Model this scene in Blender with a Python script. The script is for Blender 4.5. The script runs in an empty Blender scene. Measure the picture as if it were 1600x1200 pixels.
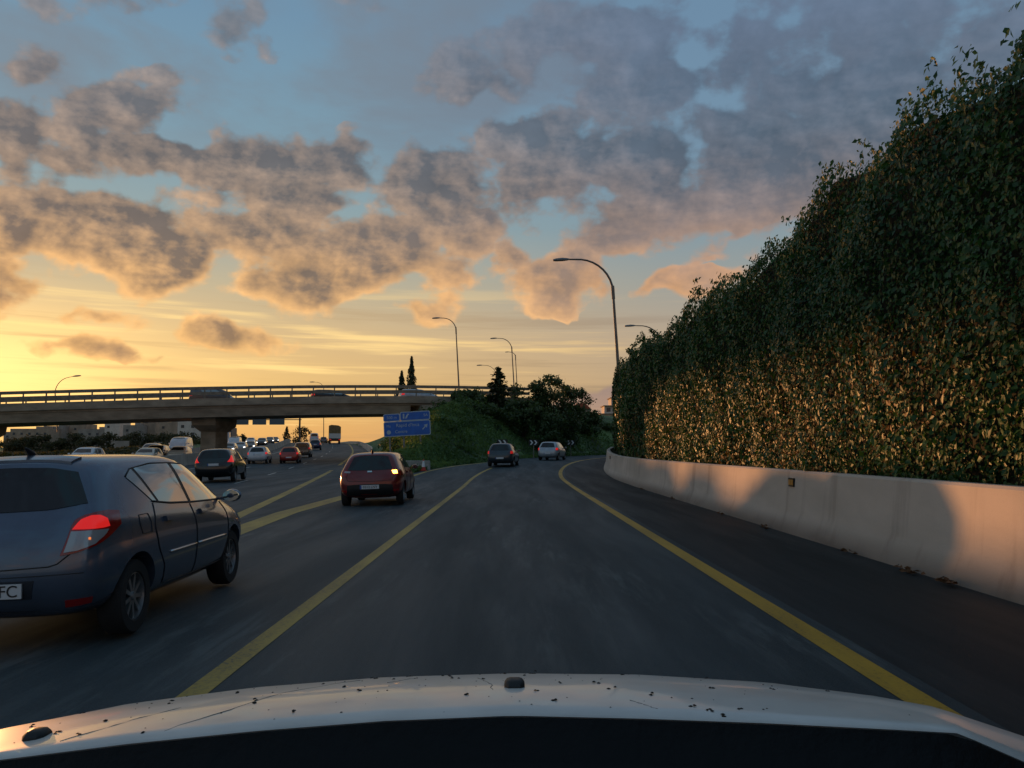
import bpy, bmesh, math, random
import numpy as np
from mathutils import Vector, Matrix
from mathutils.bvhtree import BVHTree

random.seed(7)
rng = np.random.default_rng(7)
S = bpy.context.scene
C = S.collection
RAD = math.radians

# ------------------------------------------------------------------ camera
EYE = 1.55
cam_d = bpy.data.cameras.new('camera')
cam_d.sensor_width = 36.0
cam_d.lens = 29.25
cam_d.clip_start = 0.05
cam_d.clip_end = 6000
cam = bpy.data.objects.new('camera', cam_d)
cam.location = (0, 0, EYE)
cam.rotation_euler = (RAD(90 + 4.49), 0, 0)
C.objects.link(cam)
S.camera = cam

# ------------------------------------------------------------------ exposure
S.view_settings.view_transform = 'Standard'
S.view_settings.look = 'None'
S.view_settings.gamma = 1.0
S.view_settings.exposure = 0.0
S.view_settings.use_curve_mapping = False

# ------------------------------------------------------------------ sun and sky
SUN_AZ, SUN_EL = -37.0, 0.55          # degrees from +Y towards +X; above the horizon
sd = Vector((math.sin(RAD(SUN_AZ)) * math.cos(RAD(SUN_EL)), math.cos(RAD(SUN_AZ)) * math.cos(RAD(SUN_EL)), math.sin(RAD(SUN_EL))))
sun_d = bpy.data.lights.new('sun', 'SUN')
sun_d.energy = 3.5
sun_d.angle = RAD(1.0)
sun_d.color = (1.0, 0.43, 0.15)
sun = bpy.data.objects.new('sun', sun_d)
sun.rotation_euler = (-sd).to_track_quat('-Z', 'Y').to_euler()
sun.location = (-60, 80, 30)
C.objects.link(sun)


class Nodes:
    """small helper that writes node trees as expressions"""
    def __init__(self, tree):
        self.t = tree
        self.n = tree.nodes
        self.l = tree.links

    def put(self, node, idx, v):
        if v is None:
            return
        if hasattr(v, 'is_output'):
            self.l.new(v, node.inputs[idx])
        else:
            if isinstance(v, tuple) and len(v) == 3 and len(getattr(node.inputs[idx], 'default_value', (0, 0, 0))) == 4:
                v = v + (1.0,)
            node.inputs[idx].default_value = v

    def m(self, op, a, b=None, c=None, clamp=False):
        n = self.n.new('ShaderNodeMath')
        n.operation = op
        n.use_clamp = clamp
        for i, v in enumerate((a, b, c)):
            self.put(n, i, v)
        return n.outputs[0]

    def v(self, op, a, b=None, c=None):
        n = self.n.new('ShaderNodeVectorMath')
        n.operation = op
        for i, x in enumerate((a, b, c)):
            self.put(n, i, x)
        return n.outputs['Value'] if op in ('LENGTH', 'DOT_PRODUCT', 'DISTANCE') else n.outputs[0]

    def xyz(self, x, y, z=0.0):
        n = self.n.new('ShaderNodeCombineXYZ')
        for i, v in enumerate((x, y, z)):
            self.put(n, i, v)
        return n.outputs[0]

    def sep(self, v):
        n = self.n.new('ShaderNodeSeparateXYZ')
        self.put(n, 0, v)
        return n.outputs

    def mix(self, f, a, b, mode='MIX'):
        n = self.n.new('ShaderNodeMix')
        n.data_type = 'RGBA'
        n.blend_type = mode
        n.clamp_factor = True
        self.put(n, 0, f)
        self.put(n, 6, a)
        self.put(n, 7, b)
        return n.outputs[2]

    def noise(self, vec, scale=1.0, detail=4.0, rough=0.5, dist=0.0):
        n = self.n.new('ShaderNodeTexNoise')
        self.put(n, 'Vector', vec)
        n.inputs['Scale'].default_value = scale
        n.inputs['Detail'].default_value = detail
        n.inputs['Roughness'].default_value = rough
        n.inputs['Distortion'].default_value = dist
        return n.outputs[0]

    def step(self, x, a, b, lo=0.0, hi=1.0):
        n = self.n.new('ShaderNodeMapRange')
        n.interpolation_type = 'SMOOTHSTEP'
        for i, v in enumerate((x, a, b, lo, hi)):
            self.put(n, i, v)
        return n.outputs[0]

    def ramp(self, f, stops):
        n = self.n.new('ShaderNodeValToRGB')
        self.put(n, 0, f)
        r = n.color_ramp
        while len(r.elements) < len(stops):
            r.elements.new(0.5)
        for e, (p, c) in zip(r.elements, stops):
            e.position = p
            e.color = tuple(c) + (1.0,)
        return n.outputs[0]


world = bpy.data.worlds.new('World')
S.world = world
world.use_nodes = True
wt = world.node_tree
wt.nodes.clear()
W = Nodes(wt)
sky = wt.nodes.new('ShaderNodeTexSky')
sky.sky_type = 'NISHITA'
sky.sun_disc = False
sky.sun_elevation = RAD(SUN_EL)
sky.sun_rotation = RAD(SUN_AZ)
sky.air_density = 1.2
sky.dust_density = 2.0
sky.ozone_density = 1.5
tc = wt.nodes.new('ShaderNodeTexCoord')
D = tc.outputs['Generated']
dx, dy, dz = W.sep(D)
az = W.m('MULTIPLY', W.m('ARCTAN2', dx, dy), 57.2958)
el = W.m('MULTIPLY', W.m('ARCSINE', dz), 57.2958)
ae = W.xyz(az, el, 0.0)
# 1 next to the sun's side of the sky, 0 on the far side
cosang = W.v('DOT_PRODUCT', W.v('NORMALIZE', W.xyz(dx, dy, 0.0)), (sd.x, sd.y, 0.0))
side = W.step(cosang, 0.62, 1.0)
elf = W.m('DIVIDE', el, 60.0, clamp=True)
far_r = W.ramp(elf, [(0.0, (.47, .30, .20)), (.07, (.50, .35, .22)), (.13, (.46, .36, .26)), (.19, (.33, .34, .31)), (.25, (.22, .31, .36)), (.33, (.18, .295, .40)), (.46, (.155, .265, .385)), (1.0, (.12, .25, .36))])
back_r = W.ramp(elf, [(0.0, (.24, .28, .31)), (.10, (.26, .33, .38)), (.25, (.20, .32, .40)), (.46, (.155, .30, .41)), (1.0, (.12, .25, .36))])
far_r = W.mix(W.step(cosang, .45, -.25), far_r, back_r)
sun_r = W.ramp(elf, [(0.0, (.88, .44, .12)), (.06, (.86, .54, .19)), (.12, (.74, .50, .23)), (.18, (.55, .46, .29)), (.25, (.29, .38, .38)), (.34, (.20, .34, .42)), (.46, (.16, .29, .41)), (1.0, (.12, .25, .36))])
clear = W.mix(side, far_r, sun_r)
# glow round the low sun
dsun = W.v('LENGTH', W.v('MULTIPLY', W.v('SUBTRACT', ae, (SUN_AZ + 3.0, 4.2, 0.0)), (1 / 11.0, 1 / 4.0, 0.0)))
glow = W.m('POWER', 2.718, W.m('MULTIPLY', W.m('MULTIPLY', dsun, dsun), -1.0))
clear = W.mix(W.m('MULTIPLY', glow, 0.9), clear, (1.6, 1.08, .38))
# long thin streaks of high cloud low in the sky
st1 = W.noise(W.xyz(W.m('MULTIPLY', az, 0.028), W.m('ADD', W.m('MULTIPLY', el, 0.62), W.m('MULTIPLY', az, 0.012)), 3.0), 1.0, 6.0, 0.55, 0.25)
st2 = W.noise(W.xyz(W.m('MULTIPLY', az, 0.10), W.m('MULTIPLY', el, 2.1), 8.0), 1.0, 4.0, 0.55, 0.2)
stk = W.m('ADD', W.m('MULTIPLY', st1, 0.68), W.m('MULTIPLY', st2, 0.32))
low = W.step(el, 12.5, 7.0)
grey_st = W.mix(side, (.30, .225, .17), (.52, .33, .15))
bright_st = W.mix(side, (.78, .52, .24), (1.25, .86, .32))
clear = W.mix(W.m('MULTIPLY', low, W.step(stk, .50, .36, 0.0, .62)), clear, grey_st)
clear = W.mix(W.m('MULTIPLY', low, W.step(stk, .53, .66, 0.0, .8)), clear, bright_st)
# dull bank along the horizon away from the sun
bk = W.noise(W.xyz(W.m('MULTIPLY', az, 0.30), 0.0, 5.0), 1.0, 4.0, 0.5)
bank_top = W.m('ADD', W.m('MULTIPLY', bk, 2.6), W.step(az, -4.0, 8.0, 0.6, 3.2))
bank = W.m('MULTIPLY', W.step(W.m('SUBTRACT', bank_top, el), -0.05, 0.35), W.step(az, -6.0, 5.0))
bank_col = W.ramp(W.m('DIVIDE', el, 6.0, clamp=True), [(0.0, (.48, .28, .20)), (.45, (.40, .26, .21)), (.85, (.30, .225, .22)), (1.0, (.33, .25, .25))])
clear = W.mix(W.m('MULTIPLY', bank, 0.85), clear, bank_col)
# cumulus: (azimuth, elevation, half width, half height, amount) in degrees
CLOUDS = [(-30.5, 22.0, 2.8, 1.2, .8), (-27.8, 17.4, 5.6, 1.7, .8), (-25.4, 20.8, 5.0, 1.8, .9), (-31.3, 18.3, 2.0, 2.5, .9), (-23.5, 18.4, 5.9, 1.7, 1.), (-17.9, 18.5, 6.8, 1.8, 1.),
          (-12.4, 19.3, 3.9, 1.4, 1.), (-15.8, 16.5, 3.8, 1.8, .9), (-4.9, 17.8, 3.6, 2.7, 1.), (-3.6, 14.9, 3.1, 2.1, .9), (-30.1, 13.4, 4.6, 2.2, 1.), (-25.9, 14.7, 4.9, 1.7, 1.),
          (-23.2, 12.2, 4.3, 2.4, 1.), (-30.6, 9.9, 3.4, 1.5, .9), (-16.6, 13.9, 3.8, 1.6, 1.), (-14.0, 12.0, 5.6, 2.3, 1.), (-8.0, 13.1, 5.3, 2.3, 1.), (-12.3, 10.4, 2.6, 1.1, .8),
          (-6.7, 10.1, 3.5, 1.3, .7), (-19.2, 7.2, 3.0, 1.2, 1.), (-27.1, 6.2, 2.9, .6, .7), (-23.0, 5.9, 1.5, .5, .6), (-28.2, 8.2, 4.3, .8, .7), (-24.9, 26.6, 2.7, 1.4, .6),
          (-19.0, 26.9, 2.5, 1.8, .6), (-30.6, 25.1, 2.4, 1.2, .5), (-0.9, 24.4, 5.0, 2.1, .75), (1.8, 21.0, 3.6, 2.4, .8), (1.8, 17.5, 4.0, 2.3, 1.), (9.0, 19.3, 5.6, 2.8, 1.),
          (15.4, 19.7, 5.7, 2.7, 1.), (8.9, 16.0, 6.0, 2.5, 1.), (13.4, 24.9, 11.0, 2.6, .80), (23.6, 22.9, 9.6, 4.4, .88), (7.3, 26.9, 7.0, 2.2, .7), (19.5, 17.7, 6.8, 3.6, 1.05),
          (15.3, 14.4, 1.7, .8, .8), (0.0, 12.8, 1.8, 1.3, .8), (3.6, 11.9, 4.0, 1.7, .9), (10.2, 11.1, 4.3, .9, .75), (8.0, 14.4, 3.5, 1.3, .8), (13.2, 15.8, 4.2, 2.0, .8),
          (28.0, 14.0, 6.0, 2.5, .8), (-38.0, 17.0, 5.0, 2.2, .9), (-40.0, 11.0, 5.0, 1.4, .8), (38.0, 19.0, 7.0, 3.0, .9)]
wob = wt.nodes.new('ShaderNodeTexNoise')
W.put(wob, 'Vector', ae)
wob.inputs['Scale'].default_value = 0.33
wob.inputs['Detail'].default_value = 3.0
aew = W.v('MULTIPLY_ADD', W.v('SUBTRACT', wob.outputs['Color'], (.5, .5, .5)), (5.0, 3.0, 0.0), ae)
mask = 0.0
for a, e, rx, ry, amp in CLOUDS:
    q = W.v('LENGTH', W.v('MULTIPLY_ADD', aew, (1 / (1.75 * rx), 1 / (1.75 * ry), 0.0), (-a / (1.75 * rx), -e / (1.75 * ry), 0.0)))
    mask = W.m('MAXIMUM', W.m('MULTIPLY_ADD', q, -amp, amp), mask)
# beyond the part of the sky described above the cover goes on as loose broken cloud
outer = W.m('MAXIMUM', W.step(W.m('ABSOLUTE', az), 34.0, 44.0), W.step(el, 27.0, 33.0))
broken = W.step(W.noise(D, 3.2, 3.0, 0.5), .42, .62, 0.0, .85)
mask = W.m('MAXIMUM', mask, W.m('MULTIPLY', W.m('MULTIPLY', broken, outer), W.step(el, 2.0, 10.0)))
cvec = W.xyz(W.m('MULTIPLY', az, 0.185), W.m('MULTIPLY', el, 0.27), 9.1)
n1 = W.noise(cvec, 1.0, 7.0, 0.5, 0.08)
n2 = W.noise(W.v('ADD', cvec, (-0.13, -0.10, 0.0)), 1.0, 5.0, 0.55, 0.08)
n3 = W.noise(cvec, 3.1, 6.0, 0.52, 0.1)
n4 = W.noise(W.v('ADD', cvec, (-0.05, -0.035, 0.0)), 3.1, 5.0, 0.55, 0.1)
raw = W.m('ADD', W.m('MULTIPLY', mask, 1.12), W.m('MULTIPLY_ADD', n1, 2.5, -1.25 - 0.24))
raw = W.m('ADD', raw, W.m('MULTIPLY_ADD', n3, 0.32, -0.16))
raw = W.m('SUBTRACT', raw, W.step(mask, 0.12, 0.0, 0.0, 0.4))
dens = W.step(raw, 0.0, 0.32)
thick = W.step(raw, 0.10, 0.62)
rel = W.m('ADD', W.m('MULTIPLY', W.m('SUBTRACT', n1, n2), 3.6), W.m('MULTIPLY', W.m('SUBTRACT', n3, n4), 0.7))      # sunward faces of the billows
elc = W.m('DIVIDE', W.m('SUBTRACT', el, 5.0), 22.0, clamp=True)
core_sun = W.ramp(elc, [(0.0, (.32, .19, .11)), (.3, (.165, .115, .082)), (.6, (.125, .112, .105)), (1.0, (.15, .175, .205))])
core_far = W.ramp(elc, [(0.0, (.46, .27, .16)), (.28, (.40, .25, .17)), (.46, (.22, .175, .17)), (.58, (.10, .115, .145)), (.72, (.085, .12, .165)), (1.0, (.12, .165, .24))])
lit_sun = W.ramp(elc, [(0.0, (1.1, .62, .22)), (.3, (1.1, .60, .22)), (.55, (.66, .44, .28)), (1.0, (.32, .31, .32))])
lit_far = W.ramp(elc, [(0.0, (.85, .48, .22)), (.3, (.72, .38, .19)), (.5, (.42, .30, .25)), (.7, (.21, .235, .29)), (1.0, (.15, .20, .29))])
core = W.mix(side, core_far, core_sun)
lit = W.mix(side, lit_far, lit_sun)
rim = W.step(el, 18.0, 9.0, 0.16, 0.80)
shade = W.m('SUBTRACT', W.m('MULTIPLY_ADD', W.m('SUBTRACT', thick, 1.0), rim, 0.80), rel, clamp=True)
ccol = W.v('MULTIPLY', W.mix(shade, lit, core), W.xyz(*[W.m('MULTIPLY_ADD', W.m('ADD', W.m('MULTIPLY', n3, .6), W.m('MULTIPLY', n2, 1.2)), 0.7, 0.32)] * 3))
veil = W.noise(W.xyz(W.m('MULTIPLY', az, 0.06), W.m('MULTIPLY', el, 0.13), 6.0), 1.0, 6.0, 0.55, 0.3)
clear = W.mix(W.m('MULTIPLY', W.step(veil, .40, .66, .05, .75), W.step(el, 15.0, 23.0)), clear, W.mix(side, (.15, .19, .255), (.20, .225, .255)))
skyc = W.mix(W.m('MULTIPLY', dens, 0.95), clear, ccol)
total = W.v('ADD', W.v('SCALE', skyc, None), (0, 0, 0))
sc_node = total.node.inputs[0].links[0].from_node
sc_node.inputs['Scale'].default_value = 9.0
total = W.v('ADD', sc_node.outputs[0], W.v('MULTIPLY', sky.outputs[0], (.25, .3, .4)))
bg = wt.nodes.new('ShaderNodeBackground')
wt.links.new(total, bg.inputs[0])
bg.inputs[1].default_value = 0.105
wo = wt.nodes.new('ShaderNodeOutputWorld')
wt.links.new(bg.outputs[0], wo.inputs[0])
world.cycles.sampling_method = 'MANUAL'
world.cycles.sample_map_resolution = 512

# ------------------------------------------------------------------ materials
MATS = {}


def pmat(name, col, rough=0.6, metal=0.0, var=0.0, scale=4.0, bump=0.0, bscale=None, coat=0.0, emit=None, estr=0.0, spec=0.5, stretch=(1, 1, 1), sub=None):
    if name in MATS:
        return MATS[name]
    mt = bpy.data.materials.new(name)
    mt.use_nodes = True
    N = Nodes(mt.node_tree)
    b = mt.node_tree.nodes['Principled BSDF']
    b.inputs['Base Color'].default_value = tuple(col) + (1,)
    b.inputs['Roughness'].default_value = rough
    b.inputs['Metallic'].default_value = metal
    b.inputs['Coat Weight'].default_value = coat
    b.inputs['Coat Roughness'].default_value = 0.06
    b.inputs['Specular IOR Level'].default_value = spec
    if emit:
        b.inputs['Emission Color'].default_value = tuple(emit) + (1,)
        b.inputs['Emission Strength'].default_value = estr
    if var or bump:
        t = mt.node_tree.nodes.new('ShaderNodeTexCoord')
        vec = N.v('MULTIPLY', t.outputs['Object'], tuple(stretch))
        if var:
            n = N.noise(vec, scale, 7.0, 0.6, 0.2)
            hi = sub if sub else tuple(min(1, c * (1 + var)) for c in col)
            lo = tuple(c * (1 - var) for c in col)
            c = N.mix(N.step(n, .3, .7), lo, hi)
            mt.node_tree.links.new(c, b.inputs['Base Color'])
        if bump:
            bn = mt.node_tree.nodes.new('ShaderNodeBump')
            bn.inputs['Strength'].default_value = bump
            bn.inputs['Distance'].default_value = 0.02
            mt.node_tree.links.new(N.noise(vec, bscale or scale * 4, 5.0, 0.6), bn.inputs['Height'])
            mt.node_tree.links.new(bn.outputs[0], b.inputs['Normal'])
    MATS[name] = mt
    return mt


def asphalt(name, base, warm):
    mt = bpy.data.materials.new(name)
    mt.use_nodes = True
    N = Nodes(mt.node_tree)
    b = mt.node_tree.nodes['Principled BSDF']
    t = mt.node_tree.nodes.new('ShaderNodeTexCoord').outputs['Object']
    fine = N.noise(t, 70.0, 4.0, 0.7)
    mid = N.noise(N.v('MULTIPLY', t, (1.1, .10, 1)), 1.0, 6.0, 0.6, 0.4)
    big = N.noise(N.v('MULTIPLY', t, (.35, .05, 1)), 1.0, 4.0, 0.55)
    scuff = N.noise(N.v('MULTIPLY', t, (4.5, .5, 1)), 1.0, 8.0, 0.72, 0.3)
    patch = N.noise(N.v('MULTIPLY', t, (.42, .11, 1)), 1.0, 3.0, 0.5)
    c = N.mix(N.step(mid, .32, .70), tuple(x * .72 for x in base), tuple(x * 1.3 for x in base))
    c = N.mix(N.step(big, .42, .68, 0.0, .5), c, warm)
    c = N.mix(N.step(fine, .35, .75, 0.0, .5), c, tuple(x * 1.8 for x in base))
    c = N.mix(N.step(fine, .5, .25, 0.0, .5), c, tuple(x * .4 for x in base))
    c = N.mix(N.m('MULTIPLY', N.step(scuff, .46, .68), N.step(patch, .44, .62, 0.0, .8)), c, tuple(x * 1.9 for x in warm))
    mt.node_tree.links.new(c, b.inputs['Base Color'])
    mt.node_tree.links.new(N.step(mid, .3, .7, .72, .58), b.inputs['Roughness'])
    b.inputs['Specular IOR Level'].default_value = 0.22
    bn = mt.node_tree.nodes.new('ShaderNodeBump')
    bn.inputs['Strength'].default_value = 0.5
    bn.inputs['Distance'].default_value = 0.01
    mt.node_tree.links.new(fine, bn.inputs['Height'])
    mt.node_tree.links.new(bn.outputs[0], b.inputs['Normal'])
    return mt


def foliage(name, dark, light, rough=0.45, trans=0.35, spec=.35):
    mt = bpy.data.materials.new(name)
    mt.use_nodes = True
    N = Nodes(mt.node_tree)
    b = mt.node_tree.nodes['Principled BSDF']
    at = mt.node_tree.nodes.new('ShaderNodeAttribute')
    at.attribute_name = 'tint'
    c = N.mix(at.outputs['Fac'], dark, light)
    mt.node_tree.links.new(c, b.inputs['Base Color'])
    b.inputs['Roughness'].default_value = rough
    b.inputs['Specular IOR Level'].default_value = spec
    tr = mt.node_tree.nodes.new('ShaderNodeBsdfTranslucent')
    mt.node_tree.links.new(N.mix(1.0, c, (1.5, 1.4, .6), 'MULTIPLY'), tr.inputs[0])
    ms = mt.node_tree.nodes.new('ShaderNodeMixShader')
    ms.inputs[0].default_value = trans
    mt.node_tree.links.new(b.outputs[0], ms.inputs[1])
    mt.node_tree.links.new(tr.outputs[0], ms.inputs[2])
    mt.node_tree.links.new(ms.outputs[0], mt.node_tree.nodes['Material Output'].inputs[0])
    return mt


M_ROAD = asphalt('ramp_asphalt', (.036, .052, .060), (.060, .070, .072))
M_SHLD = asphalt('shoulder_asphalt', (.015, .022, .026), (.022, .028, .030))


def worn_paint(name, col, under, wear=.52):
    mt = bpy.data.materials.new(name)
    mt.use_nodes = True
    N = Nodes(mt.node_tree)
    b = mt.node_tree.nodes['Principled BSDF']
    t = mt.node_tree.nodes.new('ShaderNodeTexCoord').outputs['Object']
    n = N.noise(t, 26.0, 6.0, 0.75)
    k = N.noise(N.v('MULTIPLY', t, (2.0, .35, 1)), 1.0, 5.0, 0.6)
    c = N.mix(N.step(k, .35, .7), col, tuple(x * .7 for x in col))
    c = N.mix(N.m('MULTIPLY', N.step(n, wear, wear + .16), N.step(k, .35, .65)), c, under)
    mt.node_tree.links.new(c, b.inputs['Base Color'])
    b.inputs['Roughness'].default_value = 0.6
    return mt


M_YEL = worn_paint('yellow_paint', (.58, .33, .022), (.08, .07, .05))
M_YELW = worn_paint('worn_yellow_paint', (.46, .31, .055), (.10, .09, .065), .47)
M_WHI = worn_paint('white_paint', (.55, .54, .5), (.07, .07, .07))
M_GROUND = pmat('earth', (.05, .06, .028), .9, var=.5, scale=.35, bump=.6, bscale=6)
M_HILL = pmat('hill_grass', (.055, .105, .034), .9, var=.6, scale=.22, bump=.8, bscale=5, sub=(.11, .20, .06))
M_CONC = pmat('bridge_concrete', (.30, .25, .19), .85, var=.28, scale=.5, bump=.25, bscale=12, stretch=(1, 1, 2.5))
M_PARA = pmat('rail_paint', (.20, .17, .13), .6, var=.3, scale=3)
M_BARR = None
M_STEEL = pmat('galvanised_steel', (.20, .20, .19), .45, .75, var=.25, scale=3)
M_DARKSTEEL = pmat('dark_steel', (.05, .05, .05), .5, .4)
M_BLACK = pmat('black_plastic', (.012, .012, .013), .55)
M_TYRE = pmat('tyre_rubber', (.018, .018, .019), .85, bump=.3, bscale=60)
M_RIM = pmat('alloy', (.34, .35, .36), .35, .85)
M_GLASS = pmat('car_glass', (.010, .011, .012), .05, 0, coat=.15, spec=.5)
M_SGLASS = pmat('side_glass', (.26, .33, .34), .04, .55, coat=1.0, spec=1.0)
M_WELL = pmat('wheel_well', (.008, .008, .008), .9)
M_RED = pmat('red_lens', (.32, .008, .008), .15, coat=.8)
M_REDLIT = pmat('red_lens_lit', (.5, .01, .01), .15, emit=(1, .025, .022), estr=.5)
M_REDDIM = pmat('red_lens_dim', (.45, .012, .012), .15, emit=(1, .03, .025), estr=.28)
M_CLEAR = pmat('clear_lens', (.42, .42, .44), .12, .2, coat=.8)
M_AMBER = pmat('amber_lit', (.6, .2, .02), .2, emit=(1, .42, .07), estr=9)
M_HEAD = pmat('headlight_lit', (.7, .7, .7), .2, emit=(1, .95, .85), estr=3.2)
M_HEADOFF = pmat('headlight', (.5, .5, .5), .1, .3, coat=1)
M_PLATE = pmat('plate_white', (.62, .64, .66), .4)
M_PBLUE = pmat('plate_blue', (.03, .09, .35), .4)
M_CHROME = pmat('chrome', (.6, .6, .6), .12, 1.0)

# ------------------------------------------------------------------ mesh helpers


def tag(o, label=None, cat=None, group=None, kind=None):
    if label:
        o['label'] = label
    if cat:
        o['category'] = cat
    if group:
        o['group'] = group
    if kind:
        o['kind'] = kind
    return o


def link(name, data, parent=None):
    o = bpy.data.objects.new(name, data)
    C.objects.link(o)
    if parent is not None:
        o.parent = parent
    return o


def empty(name, loc=(0, 0, 0), rot=(0, 0, 0)):
    o = link(name, None)
    o.empty_display_size = .2
    o.location = loc
    o.rotation_euler = rot
    return o


class MB:
    def __init__(self):
        self.v = []
        self.f = []
        self.mi = []

    def add(self, vs, fs, mi=0):
        o = len(self.v)
        self.v += [tuple(p) for p in vs]
        self.f += [tuple(i + o for i in f) for f in fs]
        self.mi += [mi] * len(fs)
        return self

    def box(self, c, s, R=None, mi=0):
        h = [x / 2 for x in s]
        vs = []
        for z in (-1, 1):
            for y in (-1, 1):
                for x in (-1, 1):
                    p = Vector((x * h[0], y * h[1], z * h[2]))
                    if R is not None:
                        p = R @ p
                    vs.append(Vector(c) + p)
        return self.add(vs, [(0, 2, 3, 1), (4, 5, 7, 6), (0, 1, 5, 4), (2, 6, 7, 3), (0, 4, 6, 2), (1, 3, 7, 5)], mi)

    def tube(self, path, rad, n=8, mi=0, cap=True):
        path = [Vector(p) for p in path]
        rs = rad if isinstance(rad, (list, tuple)) else [rad] * len(path)
        vs, fs = [], []
        ref = None
        for i, p in enumerate(path):
            t = (path[min(i + 1, len(path) - 1)] - path[max(i - 1, 0)]).normalized()
            if ref is None:
                ref = Vector((0, 0, 1)) if abs(t.z) < .9 else Vector((1, 0, 0))
            u = t.cross(ref).normalized()
            w = u.cross(t).normalized()
            ref = w
            for k in range(n):
                a = 2 * math.pi * k / n
                vs.append(p + (u * math.cos(a) + w * math.sin(a)) * rs[i])
        for i in range(len(path) - 1):
            for k in range(n):
                fs.append((i * n + k, i * n + (k + 1) % n, (i + 1) * n + (k + 1) % n, (i + 1) * n + k))
        if cap:
            fs.append(tuple(range(n - 1, -1, -1)))
            fs.append(tuple(range((len(path) - 1) * n, len(path) * n)))
        return self.add(vs, fs, mi)

    def strip(self, rows, closed=False, mi=0):
        """rows of equal length -> quads"""
        n = len(rows[0])
        vs = [p for r in rows for p in r]
        fs = []
        for i in range(len(rows) - 1):
            for k in range(n - (0 if closed else 1)):
                k2 = (k + 1) % n
                fs.append((i * n + k, i * n + k2, (i + 1) * n + k2, (i + 1) * n + k))
        return self.add(vs, fs, mi)

    def prism(self, poly, y0, y1, mi=0):
        """poly in (x, z), extruded along y"""
        n = len(poly)
        vs = [(x, y0, z) for x, z in poly] + [(x, y1, z) for x, z in poly]
        fs = [tuple(range(n)), tuple(range(2 * n - 1, n - 1, -1))]
        fs += [(i, i + n, (i + 1) % n + n, (i + 1) % n) for i in range(n)]
        return self.add(vs, fs, mi)

    def lathe_x(self, prof, n=28, mi=0):
        """profile of (x, radius) turned about the x axis"""
        rows = []
        for k in range(n):
            a = 2 * math.pi * k / n
            rows.append([(x, r * math.cos(a), r * math.sin(a)) for x, r in prof])
        rows.append(rows[0])
        return self.strip(rows, mi=mi)

    def mesh(self, name, mats, smooth=False, fix=True):
        me = bpy.data.meshes.new(name)
        me.from_pydata(self.v, [], self.f)
        for m_ in (mats if isinstance(mats, (list, tuple)) else [mats]):
            me.materials.append(m_)
        if len(me.materials) > 1:
            me.polygons.foreach_set('material_index', self.mi)
        if fix:
            b = bmesh.new()
            b.from_mesh(me)
            bmesh.ops.remove_doubles(b, verts=b.verts, dist=1e-5)
            bmesh.ops.recalc_face_normals(b, faces=b.faces)
            b.to_mesh(me)
            b.free()
        if smooth:
            me.shade_smooth()
            if smooth == 'auto':
                me.set_sharp_from_angle(angle=RAD(35))
        return me

    def build(self, name, mats, parent=None, smooth=False, fix=True):
        return link(name, self.mesh(name, mats, smooth, fix), parent)


def text_mesh(txt, size, name, mat, extrude=0.004):
    cu = bpy.data.curves.new(name, 'FONT')
    cu.body = txt
    cu.size = size
    cu.extrude = extrude
    cu.align_x = 'CENTER'
    cu.align_y = 'CENTER'
    o = bpy.data.objects.new(name, cu)
    C.objects.link(o)
    dg = bpy.context.evaluated_depsgraph_get()
    me = bpy.data.meshes.new_from_object(o.evaluated_get(dg))
    bpy.data.objects.remove(o)
    bpy.data.curves.remove(cu)
    me.materials.clear()
    me.materials.append(mat)
    return me


def leaf_mesh(name, P, Nn, size, mats, tint=None, mi=None, aspect=.5, down=0.0):
    """one folded rhombus per leaf"""
    n = len(P)
    Nn = Nn / np.linalg.norm(Nn, axis=1, keepdims=True)
    t = rng.normal(size=(n, 3))
    t[:, 2] -= down
    t -= (t * Nn).sum(1, keepdims=True) * Nn
    t /= np.linalg.norm(t, axis=1, keepdims=True) + 1e-9
    b = np.cross(Nn, t)
    s = np.asarray(size).reshape(-1, 1) * np.ones((n, 1))
    V = np.empty((n, 4, 3))
    V[:, 0] = P + t * s
    V[:, 1] = P + b * s * aspect + Nn * s * .18 - t * s * .1
    V[:, 2] = P - t * s * .8
    V[:, 3] = P - b * s * aspect + Nn * s * .18 - t * s * .1
    me = bpy.data.meshes.new(name)
    me.vertices.add(4 * n)
    me.vertices.foreach_set('co', V.reshape(-1).astype(np.float32))
    base = np.arange(n)[:, None] * 4
    idx = (base + np.array([[0, 1, 2, 0, 2, 3]])).reshape(-1)
    me.loops.add(6 * n)
    me.loops.foreach_set('vertex_index', idx.astype(np.int32))
    me.polygons.add(2 * n)
    me.polygons.foreach_set('loop_start', (np.arange(2 * n) * 3).astype(np.int32))
    me.update(calc_edges=True)
    if tint is None:
        tint = rng.random(n)
    at = me.attributes.new('tint', 'FLOAT', 'POINT')
    at.data.foreach_set('value', np.repeat(tint, 4).astype(np.float32))
    for m_ in (mats if isinstance(mats, (list, tuple)) else [mats]):
        me.materials.append(m_)
    me.validate()
    return me


# ------------------------------------------------------------------ lie of the land


def soft(y, pts, w=5.0):
    xs, zs = zip(*pts)
    return sum(np.interp(y + k * w, xs, zs) for k in (-1, -.5, 0, .5, 1)) / 5


RAMP_Z = [(-60, 0), (36, 0), (46, .13), (55, .42), (67, .66), (80, .78), (100, .88), (140, 1.0), (400, 1.6), (3000, 2)]
HIGH_Z = [(-60, 0), (30, 0), (60, .10), (80, .3), (100, .65), (138, 1.45), (180, 2.75), (220, 3.3), (260, 3.3), (330, 2.4), (500, .5), (3000, 0)]


def line_b(y):
    """x of the highway's right-hand edge line"""
    return -3.2 - .16 * y - .0004 * max(0, y - 90) ** 2


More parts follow.
